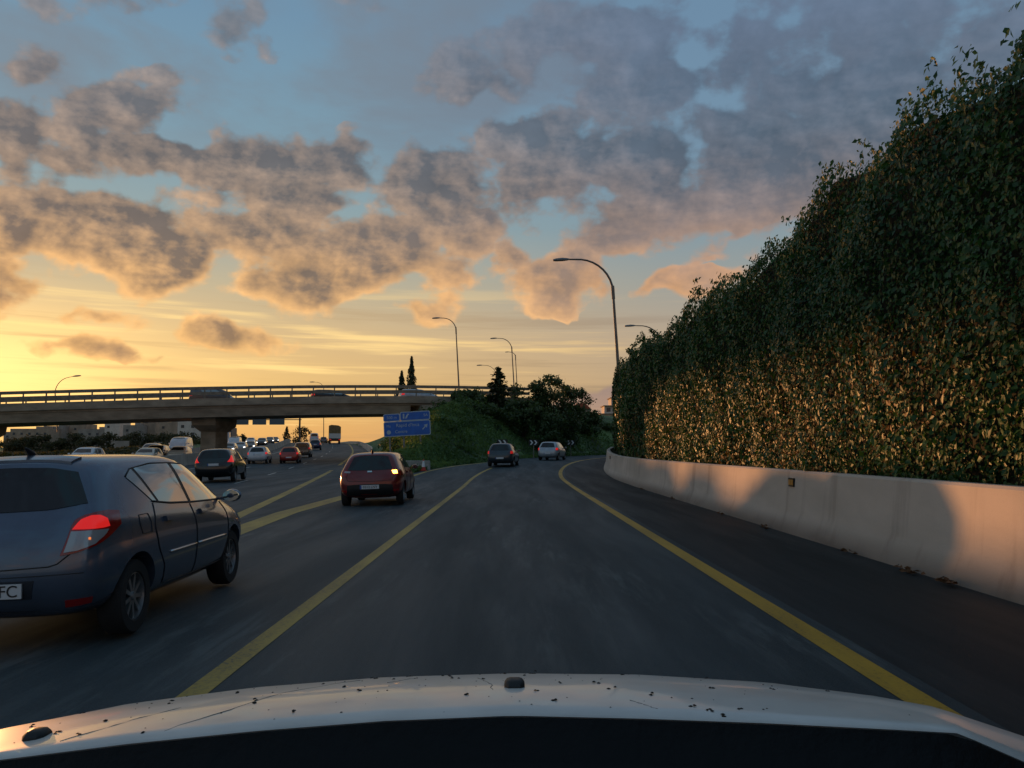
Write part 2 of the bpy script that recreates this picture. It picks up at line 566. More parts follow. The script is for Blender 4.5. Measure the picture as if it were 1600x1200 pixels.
def hw(o, y, dz=0.0):
    """point on the highway, o metres left of its edge line"""
    x = line_b(y) - o * 1.013
    return (x, y, G(x, y) + dz)


RC = 125.1


def ramp_xy(o, s):
    """slip road: o metres right of the camera's line, s metres along; straight, then a right-hand bend"""
    if s <= 40:
        return (o, s)
    a = (s - 40) / 122.0
    return (RC - (RC - o) * math.cos(a), 40 + (RC - o) * math.sin(a))


def rp(o, s, dz=0.0):
    x, y = ramp_xy(o, s)
    return (x, y, G(x, y) + dz)


def sm(x, a, b):
    t = min(1, max(0, (x - a) / (b - a)))
    return t * t * (3 - 2 * t)


def G(x, y):
    w = sm(x - line_b(y), 0, 7)
    z = w * soft(y, RAMP_Z) + (1 - w) * soft(y, HIGH_Z) * (1 - .92 * sm(line_b(y) - x, 32, 60))
    cf = -.010 * min(12, max(0, -2.4 - x)) * (1 - sm(y, 45, 85))
    return float(z + cf)


def ramp_left(s):
    """left edge of the slip road's asphalt as an offset"""
    return float(np.interp(s, [49, 55, 62, 80], [-5.9, -5.2, -3.9, -3.5]))


def hill(x, y):
    """grassed embankment between slip road and highway"""
    if y < 46:
        return 0
    r = math.hypot(x - RC, y - 40)
    d1 = r - (RC + 3.6)
    if y < 64:
        d1 -= np.interp(y, [49, 55, 62], [2.2, 1.5, .3])
    d2 = x - line_b(y) - 3.2
    d = min(d1 - 1.2, d2)
    if d <= 0:
        return 0
    top = 7.1 + .5 * math.sin(x * .21 + 1) + .35 * math.sin(y * .17 + x * .1)
    if y > 130:
        top *= max(.35, 1 - (y - 130) / 120)
    h = d * .95
    return top * (1 - math.exp(-h / top * 1.35)) * sm(y, 50, 74)


def build_ground():
    def axis(lo, hi, a, b, st):
        v = list(np.arange(a, b + st, st))
        d = st
        x = a
        while x > lo:
            d *= 1.35
            x -= d
            v.insert(0, x)
        d = st
        x = v[-1]
        while x < hi:
            d *= 1.35
            x += d
            v.append(x)
        return v
    xs = axis(-2500, 2500, -40, 46, 1.6)
    ys = axis(-80, 4500, 0, 150, 1.6)
    rows = []
    for y in ys:
        row = []
        for x in xs:
            z = G(x, y)
            oh = (line_b(y) - x) / 1.013
            inroad = -2.2 < oh < 28 and y < 480
            r = math.hypot(x - RC, y - 40) if y > 40 else RC - x
            o = RC - r
            s = 40 + 122 * math.atan2(y - 40, RC - x) if y > 40 else y
            lft = ramp_left(s) if s > 48 else -400
            if y < 50 and x > line_b(y) - 1 and x < 6.2:
                inroad = True
            if lft + .4 < o < 6.5 and s < 200:
                inroad = True
            if inroad:
                z -= .22
            else:
                z += hill(x, y) - .03 + .05 * math.sin(x * 1.3) * math.sin(y * 1.1)
            row.append((x, y, z))
        rows.append(row)
    m_ = MB()
    m_.strip(rows)
    o = m_.build('ground', M_HILL, smooth=True, fix=False)
    tag(o, 'rough dark green ground with the embankment rising beside the slip road', kind='structure')


build_ground()

# highway, slip road, shoulder
m_ = MB()
rows = []
for y in np.concatenate([np.arange(-12, 120, 3.0), np.arange(120, 500, 8.0)]):
    o0 = 0.0 if y < 44 else -2.6 * sm(y, 44, 50)
    rows.append([hw(o, y) for o in np.linspace(o0, 28, 15)])
m_.strip(rows)
tag(m_.build('highway', M_ROAD, smooth=True), 'wide grey motorway carriageways running away under the bridge', kind='structure')
m_ = MB()
rows = []
for s in np.concatenate([np.arange(-12, 44, 2.0), np.arange(44, 64, 1.0), np.arange(64, 180, 2.5)]):
    if s <= 44:
        l = line_b(s)
    else:
        l = (1 - sm(s, 44, 50)) * line_b(s) + sm(s, 44, 50) * ramp_left(s)
    rows.append([rp(o, s) for o in np.linspace(l, 2.75, 9)])
m_.strip(rows)
tag(m_.build('slip_road', M_ROAD, smooth=True), 'dark asphalt slip road bending to the right', kind='structure')
m_ = MB()
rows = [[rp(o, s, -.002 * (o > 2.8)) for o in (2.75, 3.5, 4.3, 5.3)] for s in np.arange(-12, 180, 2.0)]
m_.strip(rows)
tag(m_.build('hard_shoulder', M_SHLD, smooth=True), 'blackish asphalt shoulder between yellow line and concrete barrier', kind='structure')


def marking(name, pts, w, mat, label, dz=.004):
    """painted band along pts, w wide; a 4 mm sheet"""
    m_ = MB()
    rows = []
    for i, p in enumerate(pts):
        a = Vector(pts[max(0, i - 1)])
        b = Vector(pts[min(len(pts) - 1, i + 1)])
        t = (b - a)
        nn = Vector((t.y, -t.x, 0)).normalized()
        ww = w(i / (len(pts) - 1)) if callable(w) else w
        q = [Vector(p) + nn * k * ww / 2 for k in (-1, 0, 1)]
        rows.append([(v.x, v.y, G(v.x, v.y) + dz) for v in q])
    m_.strip(rows)
    tag(m_.build(name, mat, smooth=True), label, kind='structure')


marking('edge_line_marking', [rp(2.52, s) for s in np.arange(-10, 150, 1.0)], .21, M_YEL, 'bright yellow line along the slip road shoulder')
marking('lane_line_marking', [rp(-2.02, s) for s in np.arange(-10, 54, 1.0)], .17, M_YELW, 'worn yellow line on the left of the slip road lane')
marking('edge_line_marking', [rp(np.interp(s, [15, 21, 27, 40, 49, 55, 62], [-5.25, -5.65, -5.6, -5.6, -5.5, -4.9, -3.6]), s) for s in np.arange(15, 62, 1.0)], lambda t: .55 - .30 * max(0, min(1, t * 2.2 - .5)), M_YELW, 'worn yellow line bounding the gore beside the red hatchback')
marking('edge_line_marking', [hw(.0 + .15, y) for y in np.arange(14, 420, 2.0)], lambda t: .34 - .1 * min(1, t * 6), M_YELW, 'faded yellow line along the motorway edge')
for o in (3.6, 7.1):
    for k, y in enumerate(np.arange(4, 200, 12.0)):
        marking('lane_dash_marking', [hw(o, y + q) for q in np.linspace(0, 4, 5)], .12, M_WHI, 'short white motorway lane dash')
marking('edge_line_marking', [hw(10.9, y) for y in np.arange(0, 420, 3.0)], .15, M_WHI, 'white line beside the median barrier')

# ------------------------------------------------------------------ right-hand barrier


def barrier_material():
    mt = bpy.data.materials.new('barrier_concrete')
    mt.use_nodes = True
    N = Nodes(mt.node_tree)
    b = mt.node_tree.nodes['Principled BSDF']
    t = mt.node_tree.nodes.new('ShaderNodeTexCoord').outputs['Object']
    z = N.sep(t)[2]
    big = N.noise(N.v('MULTIPLY', t, (1, .35, 1.2)), .7, 6.0, 0.6, .3)
    streak = N.noise(N.v('MULTIPLY', t, (2, 2.2, .12)), 1.0, 5.0, 0.6)
    fine = N.noise(t, 45.0, 5.0, 0.7)
    c = N.mix(N.step(big, .3, .72), (.45, .40, .34), (.60, .53, .46))
    c = N.mix(N.step(streak, .52, .72, 0.0, .45), c, (.25, .20, .165))
    c = N.mix(N.step(fine, .55, .8, 0.0, .4), c, (.26, .22, .18))
    grime = N.m('MULTIPLY', N.step(z, .42, .02), N.step(big, .2, .7, .35, .95))
    c = N.mix(grime, c, (.16, .135, .115))
    mt.node_tree.links.new(c, b.inputs['Base Color'])
    b.inputs['Roughness'].default_value = .88
    bn = mt.node_tree.nodes.new('ShaderNodeBump')
    bn.inputs['Strength'].default_value = .3
    bn.inputs['Distance'].default_value = .01
    mt.node_tree.links.new(fine, bn.inputs['Height'])
    mt.node_tree.links.new(bn.outputs[0], b.inputs['Normal'])
    return mt


M_BARR = barrier_material()


def barrier(name, f, ss, prof, mat):
    m_ = MB()
    rows = [[f(o, s, z) for o, z in prof] for s in ss]
    m_.strip(rows, closed=True)
    n = len(prof)
    m_.f.append(tuple(range(n)))
    m_.f.append(tuple(range(len(m_.v) - n, len(m_.v))))
    m_.mi += [0, 0]
    return m_.build(name, mat, smooth='auto')


PROF = [(5.10, -.1), (5.11, .06), (5.20, .30), (5.24, .40), (5.31, 1.12), (5.35, 1.155), (5.50, 1.155), (5.54, 1.12), (5.62, .4), (5.75, -.1)]
bar = barrier('concrete_barrier', rp, np.concatenate([np.arange(-8, 40, 4.0), np.arange(40, 170, 2.0)]), PROF, M_BARR)
tag(bar, 'long pinkish concrete barrier below the ivy wall', 'barrier')
M_REFL = pmat('amber_reflector', (.55, .26, .03), .3, coat=.5)
for s in (15.8, 46.5, 58.5, 72.0):
    p = Vector(rp(5.285, s, .93))
    a = 0 if s <= 40 else -(s - 40) / 122
    m_ = MB()
    R = Matrix.Rotation(a, 3, 'Z')
    m_.box((0, 0, 0), (.05, .28, .16), R, 0)
    m_.box(R @ Vector((-.027, .06, 0)), (.012, .11, .10), R, 1)
    m_.box(R @ Vector((-.027, -.07, 0)), (.012, .11, .10), R, 1)
    o = m_.build('reflector', [M_BLACK, M_REFL], bar)
    o.location = p
# dead leaves along the barrier foot
m_ = MB()
for s, k in ((9.6, 26), (10.6, 22), (12.5, 8), (16.5, 10), (20, 8), (26, 12), (32, 10)):
    for i in range(k):
        p = Vector(rp(5.02 - abs(random.gauss(0, .06)), s + random.gauss(0, .16), .015 + random.random() * .05))
        R = Matrix.Rotation(random.random() * 6, 3, 'Z') @ Matrix.Rotation(random.random() * 1.2, 3, 'X')
        m_.add([p + R @ Vector(q) for q in ((-.05, 0, 0), (0, -.025, .01), (.05, 0, 0), (0, .025, .01))], [(0, 1, 2, 3)])
tag(m_.build('fallen_leaves', pmat('dead_leaf', (.10, .045, .015), .8), fix=False), 'brown dead leaves gathered at the barrier foot', kind='stuff')

# ------------------------------------------------------------------ ivy wall
ivy = empty('ivy_wall', rp(6.1, 10))
tag(ivy, 'tall wall overgrown with dark green ivy above the concrete barrier', 'hedge')


def child_world(o, parent):
    """parent o keeping its world placement (parents here are only translated/rotated Empties)"""
    o.parent = parent
    o.matrix_parent_inverse = (Matrix.Translation(parent.location) @ parent.rotation_euler.to_matrix().to_4x4()).inverted()
    return o


def wall_h(s):
    return 6.2 + .3 * (1 - sm(s, 9, 20)) + .22 * math.sin(s * .55) + .18 * math.sin(s * 1.7 + 1) + .12 * math.sin(s * 3.9)


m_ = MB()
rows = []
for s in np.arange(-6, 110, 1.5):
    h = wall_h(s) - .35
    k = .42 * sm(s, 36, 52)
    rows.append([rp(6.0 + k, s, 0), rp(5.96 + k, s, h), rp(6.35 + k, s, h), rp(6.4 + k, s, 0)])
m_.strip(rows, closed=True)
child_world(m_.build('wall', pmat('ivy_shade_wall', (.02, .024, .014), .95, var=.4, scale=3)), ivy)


def cnoise(u, v):
    return (math.sin(u * 1.7 + 1.3 * math.sin(v * 1.1)) + math.sin(v * 2.3 + u * .6 + 2) + math.sin(u * 4.1 - v * 3.3) * .6 + math.sin(u * .45 + v * .7) * 1.2) / 3.8


M_IVY = foliage('ivy_leaf', (.010, .056, .018), (.052, .140, .036), .44, .22, .30)
Pn, Nn, Sz, Tn = [], [], [], []


def ivy_leaf(s, z, push, size):
    o = 5.94 - push + .40 * sm(s, 36, 52)
    x, y = ramp_xy(o, s)
    a = 0 if s <= 40 else (s - 40) / 122
    nrm = Vector((-math.cos(a), math.sin(a), .25))
    Pn.append((x, y, G(x, y) + z))
    Nn.append((nrm.x + random.gauss(0, .42), nrm.y + random.gauss(0, .42), nrm.z + random.gauss(0, .42)))
    Sz.append(size)
    Tn.append(min(1, max(0, .42 + .35 * cnoise(s * .8 + 5, z * 1.1) + random.gauss(0, .22))))


for s0, s1, cnt, size in ((5, 20, 58000, .050), (20, 36, 38000, .062), (36, 62, 28000, .088), (62, 100, 8000, .14), (-6, 5, 3000, .12)):
    for i in range(cnt):
        s = random.uniform(s0, s1)
        h = wall_h(s)
        t = random.random()
        z = 1.0 + (h - 1.0) * t
        if z < 1.3 and random.random() < .3:
            z = random.uniform(1.0, 1.5)
        c = cnoise(s, z)
        lump = .18 + .27 * c + .14 * math.sin(t * math.pi * .9)
        top = max(0, (z - (h - .7)) / .7)
        push = lump * (1 - .6 * top) + random.random() ** 2 * .12 + .05 - (random.random() * .75 * top * top)
        if c < -.35 and random.random() < .45:
            push -= .12
        ivy_leaf(s, z, push, size * (.55 + 1.0 * random.random() ** 1.8))
# loose shoots along the crest and on the face
for i in range(70):
    s = random.uniform(4, 70)
    up = random.random() < .6
    z = wall_h(s) - .1 if up else random.uniform(1.8, 5.8)
    n = random.randint(9, 26)
    ln = random.uniform(.12, .42) if up else random.uniform(.1, .28)
    dS = random.gauss(0, .3)
    for k in range(n):
        q = random.random()
        ivy_leaf(s + dS * q + random.gauss(0, .05), z + (ln * q if up else random.gauss(0, .12)), .1 + (.2 * q if up else .2 + ln * q) + random.gauss(0, .05), (.042 + .0009 * s) * random.uniform(.8, 1.4))
Pn = np.array(Pn)
Nn = np.array(Nn)
Sz = np.array(Sz)
Tn = np.array(Tn)
M_IVYB = foliage('ivy_leaf_turning_sunlit', (.075, .050, .012), (.20, .095, .022), .5, .22, .24)  # real reddish leaves, and the low sun's orange painted into leaf colour
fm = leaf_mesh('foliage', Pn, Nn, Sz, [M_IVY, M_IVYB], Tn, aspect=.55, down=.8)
turn_sunlit = np.array([1 if random.random() < (.26 * max(0, cnoise(p[1] * .7 + 3, p[2] * .8) + .35) if p[2] < 3.4 else .0) else 0 for p in Pn])  # patchy, lower ivy only, where the sunlit orange is coloured in
if len(fm.polygons) == 2 * len(turn_sunlit):
    fm.polygons.foreach_set('material_index', np.repeat(turn_sunlit, 2).astype(np.int32))
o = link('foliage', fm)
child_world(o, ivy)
o['kind'] = 'stuff'
# the nearest single leaves
lm = [leaf_mesh('leaf', np.zeros((1, 3)), np.array([[-1, .1, .25 + .1 * k]]), [1.0], M_IVY, np.array([.25 + .12 * k]), aspect=.58, down=2.0) for k in range(5)]
for i in range(260):
    s = 8.6 + 11 * random.random() ** 1.5
    z = random.uniform(1.25, 5.9)
    x, y = ramp_xy(5.94 - (.36 + .16 * cnoise(s, z) + random.random() * .1), s)
    q = link('leaf', random.choice(lm))
    q.location = (x, y, z)
    q.scale = [random.uniform(.050, .075)] * 3
    q.rotation_euler = (random.gauss(0, .5), random.gauss(0, .4), random.gauss(0, .5))
    child_world(q, ivy)
    q.matrix_parent_inverse = Matrix.Translation(-Vector(ivy.location))

# ------------------------------------------------------------------ overpass
BX = np.array([-90, -75, -48, -29.3, -10.7, -5, 6, 20])
BYf = np.polyfit(BX, [73.5, 74.8, 78, 81, 86.6, 89.0, 94.5, 103], 3)
BZf = np.polyfit([-90, -48, -29.3, -10.7, -4, 8, 20], [4.9, 5.75, 6.27, 7.05, 7.12, 7.05, 6.8], 3)


def bridge_pt(x, across, z):
    y = np.polyval(BYf, x)
    d = np.polyval(np.polyder(BYf), x)
    n = Vector((-d, 1)).normalized()
    return (x + n.x * across, y + n.y * across, float(np.polyval(BZf, x)) + z)


BW = 10.5
br = empty('overpass_bridge', bridge_pt(-29.3, BW / 2, -6.2))
tag(br, 'concrete motorway overpass with twin rail parapet and central pier', 'bridge')


def bridge_loft(name, prof, x0, x1, mat, step=2.5):
    m_ = MB()
    xs = np.arange(x0, x1 + .01, step)
    m_.strip([[bridge_pt(x, a, z) for a, z in prof] for x in xs], closed=True)
    n = len(prof)
    m_.f += [tuple(range(n)), tuple(range(len(m_.v) - n, len(m_.v)))]
    m_.mi += [0, 0]
    return child_world(m_.build(name, mat, smooth='auto'), br)


bridge_loft('deck', [(.25, -.50), (BW - .25, -.50), (BW - .25, -.82), (BW - .3, -.85), (.3, -.85), (.25, -.82)], -88, 2, M_CONC)
bridge_loft('edge_beam', [(0, .12), (.42, .12), (.42, -.2), (.247, -.2), (.247, -.60), (0, -.60)], -88, 2, M_CONC)
bridge_loft('edge_beam', [(BW - .42, .12), (BW, .12), (BW, -.60), (BW - .247, -.60), (BW - .247, -.2), (BW - .42, -.2)], -88, 2, M_CONC)
bridge_loft('girder', [(.32, -.853), (3.4, -.853), (3.4, -1.70), (.55, -1.70)], -88, -8.5, M_CONC)
bridge_loft('girder', [(BW - 3.4, -.853), (BW - .32, -.853), (BW - .55, -1.70), (BW - 3.4, -1.70)], -88, -8.5, M_CONC)
bridge_loft('girder', [(3.9, -.853), (BW - 3.9, -.853), (BW - 3.9, -1.70), (3.9, -1.70)], -88, -8.5, M_CONC)
for side_o in (.14, BW - .14):
    for zc, hh in ((.60, .15), (1.12, .15)):
        bridge_loft('rail', [(side_o - .07, zc - hh), (side_o + .07, zc - hh), (side_o + .07, zc + hh), (side_o - .07, zc + hh)], -88, 2, M_PARA)
    pm = MB().prism([(-.06, .0), (.06, .0), (.05, 1.0), (-.05, 1.0)], -.05, .05).mesh('railing_post', M_PARA)
    for x in np.arange(-62, 2, 2.0):
        o = link('railing_post', pm)
        o.location = bridge_pt(x, side_o, .12)
        child_world(o, br)
        o.matrix_parent_inverse = Matrix.Translation(-Vector(br.location))


def pier(xc):
    m_ = MB()
    yc = bridge_pt(xc, BW / 2, 0)
    zt = yc[2] - 1.70
    m_.box((yc[0], yc[1], (zt - 1.3 - .6) / 2), (1.5, 3.6, zt - 1.3 + .6))
    o = child_world(m_.build('pier', M_CONC), br)
    m_ = MB()
    rows = []
    for z, w, d in ((zt - 1.35, .80, 1.9), (zt - .75, 1.2, 3.1), (zt - .002, 1.2, 3.3)):
        rows.append([(yc[0] - w, yc[1] - d, z), (yc[0] + w, yc[1] - d, z), (yc[0] + w, yc[1] + d, z), (yc[0] - w, yc[1] + d, z)])
    m_.strip(rows, closed=True)
    m_.f += [(0, 1, 2, 3), (8, 9, 10, 11)]
    m_.mi += [0, 0]
    child_world(m_.build('pier_head', M_CONC), br)


pier(-29.6)
pier(-52.5)
m_ = MB()
for x0, x1 in ((-9.6, -7.0),):
    a = [bridge_pt(x0, -.6, 0), bridge_pt(x1, -.9, 0), bridge_pt(x1, BW + .9, 0), bridge_pt(x0, BW + .6, 0)]
    zt = a[0][2] - .853
    m_.add([(p[0], p[1], -1) for p in a] + [(p[0], p[1], zt) for p in a], [(0, 1, 2, 3), (4, 5, 6, 7), (0, 1, 5, 4), (1, 2, 6, 5), (2, 3, 7, 6), (3, 0, 4, 7)])
child_world(m_.build('abutment', M_CONC), br)

# median barrier and roadside rail of the motorway
MPROF = [(13.0, -.1), (13.12, .3), (13.2, .95), (13.4, .95), (13.48, .3), (13.6, -.1)]
M_MED = pmat('median_concrete', (.33, .30, .26), .85, var=.25, scale=.4, bump=.2)
tag(barrier('median_barrier', hw, np.concatenate([np.arange(0, 90, 10.0), np.arange(90, 430, 6.0)]), MPROF, M_MED), 'low concrete median barrier beside the bridge pier', 'barrier')
RPROF = [(-2.2, -.1), (-2.3, .95), (-2.5, .95), (-2.65, -.1)]
tag(barrier('roadside_barrier', hw, np.arange(92, 330, 6.0), RPROF, M_BARR), 'sunlit concrete barrier on the motorway edge just past the bridge', 'barrier')

# ------------------------------------------------------------------ cars
# control cage, hatchback 4.03 x 1.71 x 1.49 m, y from the rear bumper forward; rows run sill to roof, columns rear to front
CY_LOW = [0.02, .14, .66, 1.38, 2.0, 2.62, 3.2, 3.72, 4.0]
ROWS = {
    'hatch': [
        # x per column, z per column, y override for column 0 and 1
        dict(x=[.58, .66, .72, .74, .74, .74, .72, .66, .52], z=[.30, .24, .20, .19, .19, .19, .20, .22, .26], y0=.10),
        dict(x=[.70, .80, .86, .86, .86, .86, .86, .83, .66], z=[.44, .40, .38, .36, .36, .36, .38, .40, .42], y0=-.02),
        dict(x=[.735, .83, .885, .885, .885, .885, .88, .85, .70], z=[.70, .70, .70, .68, .67, .66, .66, .62, .56], y0=-.01),
        dict(x=[.70, .795, .855, .865, .865, .86, .845, .80, .66], z=[.95, .96, .94, .90, .88, .87, .85, .78, .68], y0=.06),
        dict(x=[.655, .735, .80, .82, .82, .815, .77, .70, .60], z=[1.05, 1.07, 1.05, 1.0, .975, .96, .93, .86, .74], y0=.12),
        dict(x=[.55, .60, .645, .66, .66, .645, .70, .62, .52], z=[1.36, 1.41, 1.43, 1.44, 1.44, 1.38, .985, .905, .775], y0=.33, y1=.46, y5=2.45, y6=3.22),
        dict(x=[.42, .46, .50, .52, .52, .50, .52, .46, .40], z=[1.44, 1.485, 1.505, 1.51, 1.505, 1.46, 1.01, .925, .79], y0=.36, y1=.50, y5=2.42, y6=3.18),
    ],
}
TOPZ = {'hatch': [1.46, 1.50, 1.52, 1.525, 1.52, 1.475, 1.03, .94, .80]}
BOTZ = [.32, .24, .20, .19, .19, .19, .20, .22, .28]


def cage(style, sx, sy, sz, L):
    R = [dict(r) for r in ROWS['hatch']]
    top = list(TOPZ['hatch'])
    ylow = list(CY_LOW)
    if style == 'suv':
        for r in R[5:]:
            r['y0'] -= .10
            r['y1'] -= .12
        for r in R[:3]:
            r['z'] = [z + .03 for z in r['z']]
    if style == 'van':
        for r in R[4:]:
            r['y0'] = .08
        for r in R[5:]:
            r['y0'] = .10
            r['y1'] = .2
            r['y5'] = 3.05
            r['y6'] = 3.6
            r['x'] = [x + .10 for x in r['x']]
        ylow[6] = 3.45
    cols = []
    for c in range(9):
        pts = []
        for ri, r in enumerate(R):
            y = ylow[c]
            if c == 0:
                y = r['y0']
            elif ('y%d' % c) in r:
                y = r['y%d' % c]
            elif ri >= 4 and c in (7, 8):
                y = ylow[c] - (.03, .10)[c - 7] * (ri - 3)
            pts.append(Vector((r['x'][c] * sx, y * sy - L / 2, r['z'][c] * sz)))
        yt = pts[-1].y - (.05 if c == 0 else 0) + (.06 if c >= 7 else 0)
        cols.append((Vector((0, pts[0].y, BOTZ[c] * sz)), pts, Vector((0, yt, top[c] * sz))))
    v, f = [], []
    nr = len(R)
    ring = 2 * nr + 2
    for b, pts, t in cols:
        v.append(b)
        v += pts
        v.append(t)
        v += [Vector((-p.x, p.y, p.z)) for p in reversed(pts)]
    for c in range(8):
        for k in range(ring):
            k2 = (k + 1) % ring
            f.append((c * ring + k, c * ring + k2, (c + 1) * ring + k2, (c + 1) * ring + k))
    for c, sgn in ((0, -1), (8, 1)):
        base = c * ring
        mid = [base]
        for i in range(1, nr + 1):
            p = v[base + i]
            v.append(Vector((0, p.y + sgn * (.05 if c == 0 else .09) * sy, p.z)))
            mid.append(len(v) - 1)
        mid.append(base + nr + 1)
        for i in range(0, nr + 1):
            a, b = base + i, base + i + 1
            la = base if i == 0 else base + ring - i
            lb = base + ring - i - 1 if i < nr else base + nr + 1
            for q0, q1, flip in ((a, b, False), (la, lb, True)):
                face = [q0, q1, mid[i + 1], mid[i]]
                face = [x for j, x in enumerate(face) if x not in face[:j]]
                if len(face) >= 3:
                    f.append(tuple(face))
    return v, f


BODY_CACHE = {}
TMP = []


def body_of(style, L, Wd, H, wr, ya, yf, levels=2):
    key = (style, L, Wd, H, wr, levels)
    if key in BODY_CACHE:
        return BODY_CACHE[key]
    sx, sy, sz = Wd / 1.71, L / 4.03, H / 1.49
    v, f = cage(style, sx, sy, sz, L)
    m_ = MB()
    m_.add(v, f)
    me = m_.mesh('cage', M_WELL)
    o = link('tmp_body', me)
    md = o.modifiers.new('s', 'SUBSURF')
    md.levels = md.render_levels = levels
    dg = bpy.context.evaluated_depsgraph_get()
    sub = bpy.data.meshes.new_from_object(o.evaluated_get(dg))
    bm = bmesh.new()
    bm.from_mesh(sub)
    bmesh.ops.recalc_face_normals(bm, faces=bm.faces)
    bvh = BVHTree.FromBMesh(bm)
    bm.free()
    # wheel housings
    o.modifiers.clear()
    old = o.data
    o.data = sub
    cut = MB()
    for y in (ya, yf):
        for sgn in (-1, 1):
            prof = [(sgn * .48 * sx, 0), (sgn * .48 * sx, wr * 1.17), (sgn * 1.2, wr * 1.17), (sgn * 1.2, 0)]
            c2 = MB()
            c2.lathe_x(prof, 32)
            cut.add([(x, yy + y, zz + wr * 1.02) for x, yy, zz in c2.v], c2.f)
    co = cut.build('tmp_cut', M_WELL)
    bo = o.modifiers.new('b', 'BOOLEAN')
    bo.operation = 'DIFFERENCE'
    bo.object = co
    bo.solver = 'EXACT'
    dg = bpy.context.evaluated_depsgraph_get()
    body = bpy.data.meshes.new_from_object(o.evaluated_get(dg))
    body.shade_smooth()
    body.set_sharp_from_angle(angle=RAD(38))
    bpy.data.objects.remove(o)
    bpy.data.objects.remove(co)
    BODY_CACHE[key] = (body, bvh)
    return body, bvh


def resample(pl, n):
    pl = [Vector(p) for p in pl]
    d = [0]
    for a, b in zip(pl, pl[1:]):
        d.append(d[-1] + (b - a).length)
    out = []
    for k in range(n + 1):
        t = d[-1] * k / n
        i = max(j for j in range(len(d)) if d[j] <= t + 1e-9)
        if i >= len(pl) - 1:
            out.append(pl[-1].copy())
        else:
            out.append(pl[i].lerp(pl[i + 1], (t - d[i]) / max(1e-9, d[i + 1] - d[i])))
    return out


